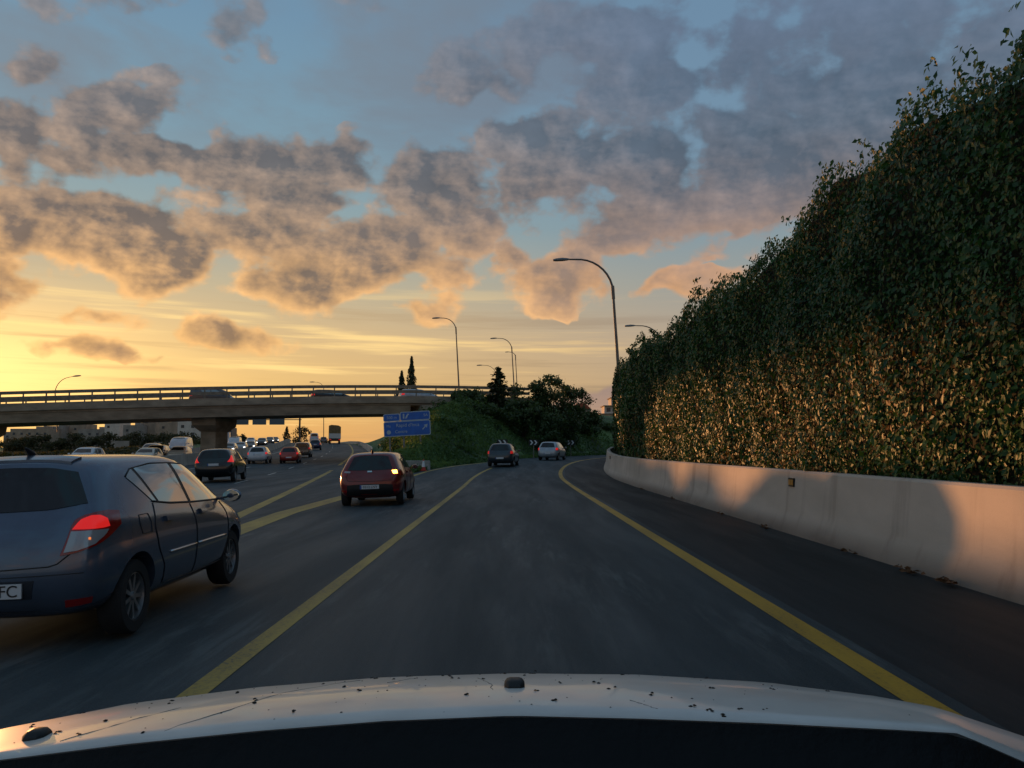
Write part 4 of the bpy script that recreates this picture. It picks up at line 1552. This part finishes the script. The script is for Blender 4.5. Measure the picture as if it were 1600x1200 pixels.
# concrete block and cone on the verge
x, y = -6.05, 52.0
z = G(x, y) + hill(x, y)
mb = MB()
mb.prism([(-.95, -.1), (.95, -.1), (.93, .56), (.88, .60), (-.86, .60), (-.93, .54)], -.28, .28)
o = mb.build('concrete_block', pmat('pale_concrete', (.36, .36, .33), .9, var=.3, scale=3, bump=.4))
o.location = (x, y, z)
tag(o, 'weathered grey concrete block on the grass verge below the sign', 'block')
x, y = -5.35, 50.5
cn = empty('traffic_cone', (x, y, G(x, y) + hill(x, y) + .02))
tag(cn, 'orange and white traffic cone in front of the concrete block', 'cone')
M_ORA = pmat('cone_orange', (.55, .05, .03), .6)


def cone_ring(z0, z1, name, mat):
    mb = MB()
    r = lambda z: .15 - .12 * z / .68
    rows = [[(r(zz) * math.cos(a), r(zz) * math.sin(a), zz) for a in np.linspace(0, 2 * math.pi, 17)[:-1]] for zz in (z0, z1)]
    mb.strip(rows, closed=True)
    mb.f += [tuple(range(16)), tuple(range(16, 32))]
    mb.mi += [0, 0]
    mb.build(name, mat, cn, smooth='auto')


cone_ring(.03, .24, 'cone_body', M_ORA)
cone_ring(.24, .60, 'reflective_sleeve', M_CHEV)
cone_ring(.60, .70, 'tip', M_ORA)
MB().box((0, 0, .016), (.40, .40, .032)).build('base', M_ORA, cn)

# ------------------------------------------------------------------ street lamps


def lamp(x, y, zbase, height, arm, lean, label, heading=180, r=.11, flip=-1, head=1.0):
    t = empty('street_lamp', (x, y, zbase), (0, RAD(lean), 0))
    tag(t, label, 'street lamp', 'tall curved street lamps')
    mb = MB()
    ra = min(arm * .8, 2.3)
    path = [(0, 0, -.4), (0, 0, height * .35), (0, 0, height - ra)]
    for k in range(1, 9):
        a = k / 8 * RAD(82)
        path.append((flip * ra * (1 - math.cos(a)), 0, height - ra + ra * math.sin(a)))
    ex = path[-1]
    path.append((flip * arm, 0, ex[2] + .06))
    rad = [r, r * .85] + [r * .62] * 1 + list(np.linspace(r * .6, r * .42, 8)) + [r * .4]
    mb.tube(path, rad, 10)
    mb.tube([(0, 0, height - ra - .5), (0, 0, height - ra + .35)], r * .85, 10)
    mb.build('pole', M_LAMP, t, smooth='auto')
    hx, hz = flip * arm, ex[2] + .05
    mb = MB()
    rows = []
    for k, (q, w, h0) in enumerate(((.12, .06, .05), (-.05, .12, .09), (-.35, .17, .12), (-.75, .18, .10), (-.95, .13, .06))):
        q *= head
        w *= head
        h0 *= head
        rows.append([(hx - flip * q * 1.0, -w, hz), (hx - flip * q, -w * .6, hz + h0), (hx - flip * q, w * .6, hz + h0), (hx - flip * q, w, hz), (hx - flip * q, w * .8, hz - h0 * .5), (hx - flip * q, -w * .8, hz - h0 * .5)])
    mb.strip(rows, closed=True)
    mb.f += [tuple(range(6)), tuple(range(24, 30))]
    mb.mi += [0, 0]
    mb.build('lamp_head', M_LHEAD, t, smooth='auto')


M_LAMP = pmat('lamp_pole', (.16, .145, .13), .5, .6, var=.2, scale=2)
M_LHEAD = pmat('lamp_head', (.20, .21, .22), .5, .2)
lamp(7.15, 52.6, .0, 13.85, 2.75, -3.4, 'tall street lamp rising at the end of the ivy wall', r=.13)
lamp(15.2, 80.5, .8, 12.9, 2.6, -3.0, 'street lamp whose head peeps over the ivy wall')
lamp(-6.2, 98.0, 7.6, 9.6, 1.9, -3.2, 'slim street lamp standing at the right end of the bridge', r=.10, head=.9)
lamp(.45, 113.0, 7.2, 9.6, 2.0, -3.4, 'street lamp behind the trees, nearer of the close pair', r=.10, head=.9)
lamp(1.0, 128.0, 7.0, 9.6, 1.0, -3.0, 'bare lamp post just behind the nearer of the close pair', r=.09, head=.6)
lamp(-2.5, 150.0, 6.5, 10.3, 2.6, -2.0, 'far street lamp with its head beside the conifer tip', r=.09)
q = bridge_pt(-50.5, BW + .3, 0)
lamp(-53.5, 98, 4.0, 5.9, 2.3, -6, 'small street lamp leaning over the bridge rail on the left', r=.08, flip=1, head=.9)
lamp(-39.5, 175, 2.4, 13.3, 2.0, -1, 'distant street lamp beyond the bridge rail near the cypresses', r=.09, flip=-1)

# ------------------------------------------------------------------ trees
M_BARK = pmat('bark', (.05, .038, .028), .9, var=.4, scale=6, bump=.6)
M_BROAD = foliage('broad_leaf', (.026, .050, .019), (.070, .115, .040), .5, .3)
M_CON = foliage('conifer_needles', (.015, .030, .013), (.040, .062, .026), .6, .2)
M_FAR = foliage('far_leaf', (.030, .034, .016), (.075, .075, .035), .6, .3)


def tree(name, label, x, y, zb, h, wx, kind='broad', leaves=2600, size=.22, mat=None, group='trees on the embankment', cat='tree', seed=None, trunk_h=.35):
    t = empty(name, (x, y, zb))
    tag(t, label, cat, group)
    mb = MB()
    P, N, Sz_, T = [], [], [], []
    if kind == 'broad':
        th = h * trunk_h
        mb.tube([(0, 0, -.5), (.05, .02, th * .6), (.0, .05, th), (.1, 0, h * .7)], [.045 * h * .4, .035 * h * .4, .03 * h * .4, .01], 8)
        cl = []
        for k in range(26):
            a = random.random() * 6.283
            u = random.random() ** .5
            zz = th + (h - th) * random.random()
            f = math.sqrt(max(.05, 1 - ((zz - (th + h) / 2) / ((h - th) / 2 * 1.12)) ** 2))
            cl.append((wx * .5 * u * f * math.cos(a), wx * .5 * u * f * math.sin(a), zz, random.uniform(.13, .24) * wx))
        for c_ in cl[:12]:
            mb.tube([(0, 0, th * random.uniform(.6, 1.1)), (c_[0] * .5, c_[1] * .5, (th + c_[2]) / 2), c_[:3]], [.012 * h, .008 * h, .004 * h], 5)
        for k in range(leaves):
            c_ = random.choice(cl)
            v = rng.normal(size=3)
            v /= np.linalg.norm(v)
            rr = c_[3] * random.random() ** .45 * (1.35 if random.random() < .12 else 1)
            P.append((c_[0] + v[0] * rr, c_[1] + v[1] * rr, c_[2] + v[2] * rr * .8))
            N.append(v + rng.normal(size=3) * .5)
            T.append(min(1, max(0, .45 + .3 * v[2] + random.gauss(0, .2))))
            Sz_.append(size * random.uniform(.6, 1.3))
    elif kind == 'conifer':
        mb.tube([(0, 0, -.5), (0, 0, h * .6), (0, 0, h)], [.03 * h, .016 * h, .004], 8)
        zz = h * .06
        while zz < h * .99:
            f = (1 - zz / h)
            rad = wx * .5 * (f ** .85) + .12
            for b_ in range(6):
                a = random.random() * 6.283
                ln = rad * random.uniform(.45, 1.25)
                tip = (ln * math.cos(a), ln * math.sin(a), zz + ln * random.uniform(-.18, .22))
                mb.tube([(0, 0, zz), tip], [.02, .008], 4)
                for k in range(int(6 + 26 * ln / (wx * .5))):
                    q = random.random() ** .7
                    P.append((tip[0] * q + random.gauss(0, .07), tip[1] * q + random.gauss(0, .07), zz + (tip[2] - zz) * q + random.gauss(0, .08) - .05))
                    N.append(np.array((0, 0, 1)) + rng.normal(size=3) * .7)
                    T.append(random.random() * .9)
                    Sz_.append(size * random.uniform(.6, 1.2))
            zz += h * random.uniform(.045, .065)
    elif kind == 'cypress':
        mb.tube([(0, 0, -.5), (0, 0, h * .8)], [.025 * h, .01], 8)
        for k in range(leaves):
            u = random.random()
            zz = h * (.04 + .96 * u)
            f = min(1, (1 - u) * 2.3 + .06) * min(1, .5 + u * 3)
            a = random.random() * 6.283
            lump = 1 + .22 * math.sin(a * 3 + zz * 2) + .15 * math.sin(zz * 5)
            rr = wx * .5 * f * lump * random.random() ** .35
            P.append((rr * math.cos(a), rr * math.sin(a), zz))
            N.append(np.array((math.cos(a), math.sin(a), .5)) + rng.normal(size=3) * .4)
            T.append(random.random() * .8)
            Sz_.append(size * random.uniform(.6, 1.2))
    elif kind == 'bare':
        def branch(p, d, ln, r, lv):
            q = p + d * ln
            mid = p + d * ln * .5 + Vector((random.gauss(0, .06), random.gauss(0, .06), 0)) * ln
            mb.tube([p, mid, q], [r, r * .8, r * .6], 5, cap=False)
            if lv == 0:
                return
            for k in range(3):
                dd = (d + Vector((random.gauss(0, .45), random.gauss(0, .45), random.gauss(.1, .25)))).normalized()
                branch(p + (q - p) * random.uniform(.45, 1), dd, ln * random.uniform(.5, .8), r * .55, lv - 1)
        branch(Vector((0, 0, -.3)), Vector((0, 0, 1)), h * .38, .09, 4)
    mb.build('trunk', M_BARK, t, smooth=True)
    if P:
        o = link('crown', leaf_mesh('crown', np.array(P), np.array(N), np.array(Sz_), mat or M_BROAD, np.array(T)), t)
    return t


def hz(x, y):
    return G(x, y) + hill(x, y) - .15


tree('conifer_tree', 'pointed conifer standing up above the embankment trees', -1.5, 88, hz(-1.5, 88), 10.35 - hz(-1.5, 88), 4.2, 'conifer', size=.26, mat=M_CON)
for x, y, top, w, lab in (
        (2.3, 92, 8.9, 4.6, 'round dark tree just right of the conifer'), (4.6, 94, 9.5, 5.4, 'largest broad dark tree on the embankment'),
        (7.0, 96, 8.7, 4.6, 'broad dark tree at the right end of the tree group'), (-4.6, 86, 7.3, 3.8, 'dark shrubby tree left of the conifer'),
        (-2.8, 82, 5.6, 3.6, 'low dark tree in front of the conifer'), (1.2, 84, 6.4, 4.0, 'low dark tree in front of the round tree'),
        (3.9, 84.5, 4.9, 3.6, 'dark bush above the silver hatchback'), (-6.3, 82, 5.2, 2.6, 'narrow dark tree on the slope right of the blue sign'),
        (9.4, 104, 6.0, 4.2, 'low dark tree below the red roofed house'), (11.6, 112, 4.5, 4.4, 'low dark tree left of the white apartment block'),
        (-8.4, 81.5, 4.6, 2.6, 'dark bush behind the blue sign')):
    zb_ = hz(x, y) - .2
    tree('embankment_tree', lab, x, y, zb_, top - zb_, w, 'broad', 3400, .19, trunk_h=.16)
for x, y, top, w, lab in ((-15.3, 115, 12.4, 1.5, 'shorter of the two dark cypresses behind the bridge'), (-13.95, 115, 14.4, 1.6, 'taller of the two dark cypresses behind the bridge')):
    tree('cypress_tree', lab, x, y, 3.5, top - 3.5, w, 'cypress', 2600, .2, mat=M_CON)
for x, y, top, w, lab in ((13.2, 118, 4.6, 1.3, 'small dark cypress on the bank, nearest the apartment block'), (12.3, 118, 5.2, 1.3, 'small dark cypress on the bank, second from the apartment block')):
    tree('cypress_tree', lab, x, y, hz(x, y), top - hz(x, y), w, 'cypress', 900, .2, mat=M_CON)
tree('bare_tree', 'leafless tree beside the motorway at the abutment', -15.6, 106, .8, 7.0, 3, 'bare', group='trees beyond the bridge')
for x, y, top, w, kd, lab in ((-100, 370, 11.5, 3.6, 'cypress', 'lone dark cypress on the crest skyline under the bridge'), (-94, 372, 11.0, 8.0, 'broad', 'round tree beside the lone cypress on the skyline'),
                              (-119, 365, 7.8, 6.5, 'broad', 'round tree on the skyline below the gantry end'), (-112, 368, 5.2, 3.0, 'broad', 'small round tree on the skyline left of the lone cypress'),
                              (-135, 360, 5.8, 4.0, 'broad', 'small tree on the skyline below the gantry panels'), (-86, 380, 6.0, 7.0, 'broad', 'low bush on the skyline left of the lorry')):
    tree('skyline_tree', lab, x, y, 0, top, w, kd, 900, .5, mat=M_FAR, group='trees on the skyline beyond the bridge', trunk_h=.3)
# roadside trees beyond the oncoming carriageway
k = 0
pos = ['first', 'second', 'third', 'fourth', 'fifth', 'sixth', 'seventh', 'eighth', 'ninth', 'tenth', 'eleventh', 'twelfth', 'thirteenth', 'fourteenth', 'fifteenth', 'sixteenth']
for i, (px_, y, top) in enumerate(((22, 380, 5.6), (44, 376, 6.6), (66, 372, 6.8), (92, 366, 5.6), (118, 365, 7.6), (146, 350, 6.2), (172, 348, 7.2), (198, 340, 6.4), (222, 335, 7.8), (246, 330, 6.6), (270, 300, 7.0), (292, 290, 6.4))):
    x = (px_ - 800) / 1300 * y
    tree('roadside_tree', 'hazy tree below the bridge, %s from the picture edge' % pos[i], x, y, -1.0, top + 1, 10.5, 'broad', 1300, .55, mat=M_FAR, group='hazy trees below the bridge', trunk_h=.12)

# scrub on the waste ground beyond the oncoming carriageway
P, N, Sz_, T = [], [], [], []
cl = []
while len(cl) < 420:
    y = random.uniform(95, 312)
    x = random.uniform(-.70 * y, line_b(y) - 31)
    corridor = x < -.7536 * y + 54
    cl.append((x, y, random.uniform(1.0, 2.6), random.uniform(.25, .6) if corridor else random.uniform(.4, .9) * (.6 + y / 300)))
for k in range(17000):
    x, y, rr, hh = random.choice(cl)
    v = rng.normal(size=3)
    v /= np.linalg.norm(v)
    P.append((x + v[0] * rr, y + v[1] * rr, G(x, y) + abs(v[2]) * hh))
    N.append(v + rng.normal(size=3) * .4)
    Sz_.append(random.uniform(.25, .5))
    T.append(random.random())
o = link('scrub', leaf_mesh('scrub', np.array(P), np.array(N), np.array(Sz_), M_FAR, np.array(T)))
tag(o, 'dull scrub on the waste ground beyond the oncoming carriageway', 'scrub', kind='stuff')

# grass and weeds on the verge and embankment
P, N, Sz_, T = [], [], [], []
tries = 0
while len(P) < 26000 and tries < 200000:
    tries += 1
    y = 49 + 60 * random.random() ** 1.6
    x = random.uniform(-14, 14)
    hh = hill(x, y)
    r = math.hypot(x - RC, y - 40)
    s = 40 + 122 * math.atan2(y - 40, RC - x)
    o = RC - r
    if o > ramp_left(s) - .1 or x < line_b(y) + 2.9:
        continue
    P.append((x, y, G(x, y) + hh + random.random() * .22))
    N.append((random.gauss(0, 1), random.gauss(-.8, .6), random.gauss(.3, .3)))
    Sz_.append(random.uniform(.10, .30))
    T.append(min(1, max(0, .45 + .4 * math.sin(x * .7 + 1) * math.sin(y * .43) + random.gauss(0, .2))))
o = link('verge_grass', leaf_mesh('verge_grass', np.array(P), np.array(N), np.array(Sz_), foliage('grass_blade', (.048, .095, .028), (.13, .22, .065), .7, .3), np.array(T), aspect=.3))
tag(o, 'rough green grass on the verge and the embankment slope', 'grass', kind='stuff')

P, N, Sz_, T = [], [], [], []
cl = []
while len(cl) < 90:
    y = random.uniform(58, 100)
    x = random.uniform(-13, 12)
    if hill(x, y) > .5:
        cl.append((x, y, random.uniform(.4, 1.3), random.uniform(.4, 1.3), random.random()))
for k in range(11000):
    x, y, rr, hh, tt = random.choice(cl)
    v = rng.normal(size=3)
    v /= np.linalg.norm(v)
    q = random.random() ** .4
    P.append((x + v[0] * rr * q, y + v[1] * rr * q, G(x, y) + hill(x, y) + abs(v[2]) * hh * q))
    N.append(v + rng.normal(size=3) * .5)
    Sz_.append(random.uniform(.08, .2))
    T.append(min(1, max(0, tt * .8 + random.gauss(.1, .15))))
o = link('undergrowth', leaf_mesh('undergrowth', np.array(P), np.array(N), np.array(Sz_), foliage('weed_leaf', (.030, .060, .020), (.10, .18, .055), .6, .3), np.array(T)))
tag(o, 'low weeds and brambles on the embankment slope', 'undergrowth', kind='stuff')

# ------------------------------------------------------------------ far buildings
M_WALLW = pmat('white_render', (.62, .56, .50), .85, var=.12, scale=.4)
M_WALLT = pmat('tan_render', (.36, .28, .21), .85, var=.2, scale=.3)
M_WALLG = pmat('grey_render', (.30, .27, .24), .85, var=.2, scale=.3)
M_PANE = pmat('building_glass', (.03, .04, .05), .1)
M_TILE = pmat('red_tile', (.30, .075, .035), .8, var=.3, scale=2)
bd = empty('apartment_block', (37.4, 320, 6))
tag(bd, 'white stepped apartment block with balconies beyond the ivy wall end', 'building')
wm = MB().box((0, 0, 0), (1.5, .12, 1.5)).mesh('window', M_PANE)
for k, (w, zz) in enumerate(((11.5, 0), (11.5, 3.1), (10.5, 6.2), (9.2, 9.3), (6.5, 12.4))):
    mb = MB()
    mb.box((1.6 + (11.5 - w) / 2, 5, zz + 1.4 - (3 if k == 0 else 0)), (w, 10, 2.8 + (6 if k == 0 else 0)))
    mb.build('storey', M_WALLW, bd)
    mb = MB()
    mb.box((1.6 + (11.5 - w) / 2, 4.4, zz + 2.95), (w + 1.1, 12, .28))
    mb.build('balcony_slab', M_WALLT, bd)
    for j in range(int(w // 2.8)):
        q = link('window', wm, bd)
        q.location = (1.6 + (11.5 - w) / 2 - w / 2 + 1.6 + 2.8 * j, -.05, zz + 1.45)
hs = empty('house', (16.6, 196, 7))
tag(hs, 'small house with red tiled roof showing behind the trees', 'building')
MB().box((0, 3, 1), (3.6, 6, 6.0)).build('wall', M_WALLG, hs)
mb = MB()
mb.prism([(-2.1, 4.003), (2.1, 4.003), (0.6, 5.4), (-1.2, 5.4)], -.4, 6.4)
mb.build('roof', M_TILE, hs)
for k in (-.8, .8):
    q = link('window', wm, hs)
    q.location = (k, -.05, 2.3)
    q.scale = (.6, 1, .8)
LB = [(48, 62, 430, 12.2, 'T'), (85, 32, 440, 13.8, 'G'), (118, 34, 445, 15.0, 'T'), (148, 50, 430, 12.0, 'G'), (176, 24, 425, 15.6, 'W'), (205, 24, 400, 13.2, 'G'), (233, 20, 410, 17.6, 'T'), (262, 26, 395, 14.5, 'T'), (298, 40, 330, 13.2, 'W'), (22, 30, 450, 11.0, 'G')]
for i, (px_, wpx, y, top, k) in enumerate(LB):
    x = (px_ - 800) / 1300 * y
    w = wpx / 1300 * y
    b_ = empty('distant_building', (x, y, -2))
    tag(b_, 'hazy flat-roofed building on the skyline below the bridge, %s from the %s' % ((pos[i], 'picture edge') if i else ('widest of those', 'motorway')), 'building', 'hazy skyline buildings')
    mt = {'T': M_WALLT, 'G': M_WALLG, 'W': M_WALLW}[k]
    MB().box((0, 6, (top + 2) / 2), (w, 12, top + 2)).build('wall', mt, b_)
    MB().box((w * .2, 6, top + 2.6), (w * .3, 5, 1.2)).build('roof_hut', mt, b_)
    for r_ in range(3):
        for j in range(max(1, int(w // 4))):
            q = link('window', wm, b_)
            q.location = (-w / 2 + 2 + 4 * j, -.04, top - .6 - r_ * 3.0)
            q.scale = (.8, 1, .8)
for i, (px_, y, w, h) in enumerate(((192, 240, 4.2, 4.4), (250, 235, 3.0, 4.0))):
    x = (px_ - 800) / 1300 * y
    b_ = empty('roadside_hoarding', (x, y, -.6))
    tag(b_, 'pale roadside hoarding seen from behind, %s one below the bridge' % ('larger', 'smaller')[i], 'hoarding')
    MB().box((0, 0, h * .62 + .5), (w, .15, h * .62)).build('panel', M_WALLG, b_)
    for s in (-1, 1):
        MB().box((s * w * .35, .16, h * .4), (.2, .15, h * .9)).build('post', M_STEEL, b_)

# ------------------------------------------------------------------ the car the picture is taken from
own = empty('own_car', (0, 1.3, .9))
tag(own, 'dusty white car bonnet in front of the camera', 'car')
M_OWN = pmat('paint_white_dusty', (.66, .63, .59), .36, 0, var=.10, scale=5, coat=.35)
NEAR = [(-1.05, .992), (-.961, 1.004), (-.894, 1.012), (-.672, 1.039), (-.448, 1.061), (-.224, 1.078), (0, 1.087), (.224, 1.082), (.449, 1.074), (.673, 1.063), (.784, 1.057), (.916, 1.000), (1.0, .955)]
FAR = [(-1.40, .835), (-1.284, .868), (-1.196, .897), (-.899, .956), (-.6, .994), (-.3, 1.017), (0, 1.026), (.3, 1.023), (.6, 1.005), (.825, .976), (.973, .944), (1.224, .868), (1.33, .83)]
K = .8
rows = []


def orow(pts, Y, z_add=0.0, xs=1.0):
    return [Vector((x * xs, Y, z + z_add)) for x, z in pts]


near = [(x * K, 1.55 - (1.55 - z) * K) for x, z in NEAR]
far = [(x * K, 1.55 - (1.55 - z) * K) for x, z in FAR]
rows.append(orow(near, 1.203, -.003))
rows.append(orow(near, 1.206, 0))
for t in (.12, .3, .5, .7, .88, 1.0):
    rows.append([Vector((a[0] + (b[0] - a[0]) * t, 1.2 + .4 * t, a[1] + (b[1] - a[1]) * t + .016 * math.sin(math.pi * t))) for a, b in zip(near, far)])
for y, drop in ((1.75, .075), (1.95, .17), (2.2, .32), (2.3, .5)):
    rows.append([Vector((b[0] * .99, y, b[1] - drop)) for b in far])
mb = MB()
fine = [resample(r, 60) for r in rows]
mb.strip(fine)
bon = child_world(mb.build('bonnet', M_OWN, smooth=True), own)
bm2 = bmesh.new()
bm2.from_mesh(bon.data)
BONV = BVHTree.FromBMesh(bm2)
bm2.free()


def on_bonnet(x, y):
    h = BONV.ray_cast(Vector((x, y, 3)), Vector((0, 0, -1)))
    return h[0]


for x, y in ((-.72, 1.30), (.004, 1.36)):
    p = on_bonnet(x, y)
    mb = MB()
    rows = []
    for z, w, d in ((-.008, .017, .022), (.004, .016, .02), (.010, .012, .014), (.0115, .006, .008)):
        rows.append([(p.x + w * cx, p.y + d * cy, p.z + z) for cx, cy in ((-1, -.6), (-.6, -1), (.6, -1), (1, -.6), (1, .6), (.6, 1), (-.6, 1), (-1, .6))])
    mb.strip(rows, closed=True)
    mb.f.append(tuple(range(24, 32)))
    mb.mi.append(0)
    child_world(mb.build('washer_nozzle', M_BLACK, smooth='auto'), own)
mb = MB()
for i in range(150):
    x = random.gauss(-.18, .36)
    y = random.uniform(1.215, 1.60)
    p = on_bonnet(x, y)
    if p is None:
        continue
    r = random.choice((.0008, .001, .0012, .0015, .0018, .0024, .003))
    for q in range(2 if r > .002 else 1):
        pp = p + Vector((random.gauss(0, .004), random.gauss(0, .005), .001)) * q
        ring = [(pp.x + r * random.uniform(.7, 1.4) * math.cos(a), pp.y + r * 1.3 * random.uniform(.7, 1.4) * math.sin(a), pp.z + .0003) for a in np.linspace(0, 6.283, 8)[:-1]]
        mb.add(ring + [(pp.x, pp.y, pp.z + r * .7)], [(k_, (k_ + 1) % 7, 7) for k_ in range(7)])
o = child_world(mb.build('dirt', pmat('dirt', (.018, .015, .011), .9), fix=False), own)
o['kind'] = 'stuff'
for pts in (((-.50, 1.235), (-.495, 1.25), (-.43, 1.31), (-.38, 1.40), (-.27, 1.52)), ((-.66, 1.25), (-.6, 1.30), (-.53, 1.37)), ((-.21, 1.43), (-.165, 1.50)), ((-.06, 1.46), (-.035, 1.38), (-.03, 1.33)), ((.175, 1.28), (.21, 1.24))):
    mb = MB()
    path = [on_bonnet(*p) for p in resample([Vector(p + (0,)) for p in pts], 14) for p in [(p.x, p.y)]]
    mb.tube([q + Vector((random.gauss(0, .0015), 0, 0)) for q in path], [.0008 * random.uniform(.3, 1.2) for _ in path], 5)
    child_world(mb.build('dried_streak', pmat('streak', (.20, .18, .155), .8)), own)
# scuttle, wiper and dashboard edge
mb = MB()
r0 = [Vector((x * K, 1.202, 1.55 - (1.55 - z) * K - .0045)) for x, z in NEAR]
r1 = [Vector((x * K * .99, 1.175, 1.55 - (1.55 - z) * K - .055)) for x, z in NEAR]
r2 = [Vector((x * K * .9, .85, 1.55 - (1.55 - z) * K - .085)) for x, z in NEAR]
mb.strip([resample(r, 40) for r in (r0, r1, r2)])
child_world(mb.build('scuttle_panel', pmat('scuttle', (.006, .007, .008), .55, bump=.3, bscale=30, spec=.2), smooth=True), own)
mb = MB()
mb.tube([(.16, 1.10, 1.105), (.30, 1.12, 1.112), (.46, 1.10, 1.105), (.62, 1.09, 1.095)], [.006, .011, .011, .006], 6)
mb.box((.30, 1.115, 1.113), (.09, .05, .02))
child_world(mb.build('wiper_arm', M_BLACK, smooth='auto'), own)
mb = MB()
mb.tube([(-.62, 1.11, 1.075), (-.3, 1.12, 1.10), (.1, 1.12, 1.112)], .006, 6)
child_world(mb.build('wiper_blade', M_BLACK), own)
mb = MB()
rows = []
for x in np.linspace(-1.0, 1.0, 31):
    top = 1.272 - .055 * x * x + .0 * x
    rows.append([(x, .745, top - .3), (x, .745, top - .01), (x, .735, top), (x, .45, top - .02), (x, .3, top - .1)])
mb.strip(rows)
child_world(mb.build('dashboard', pmat('dash', (.006, .006, .007), .8), smooth='auto'), own)
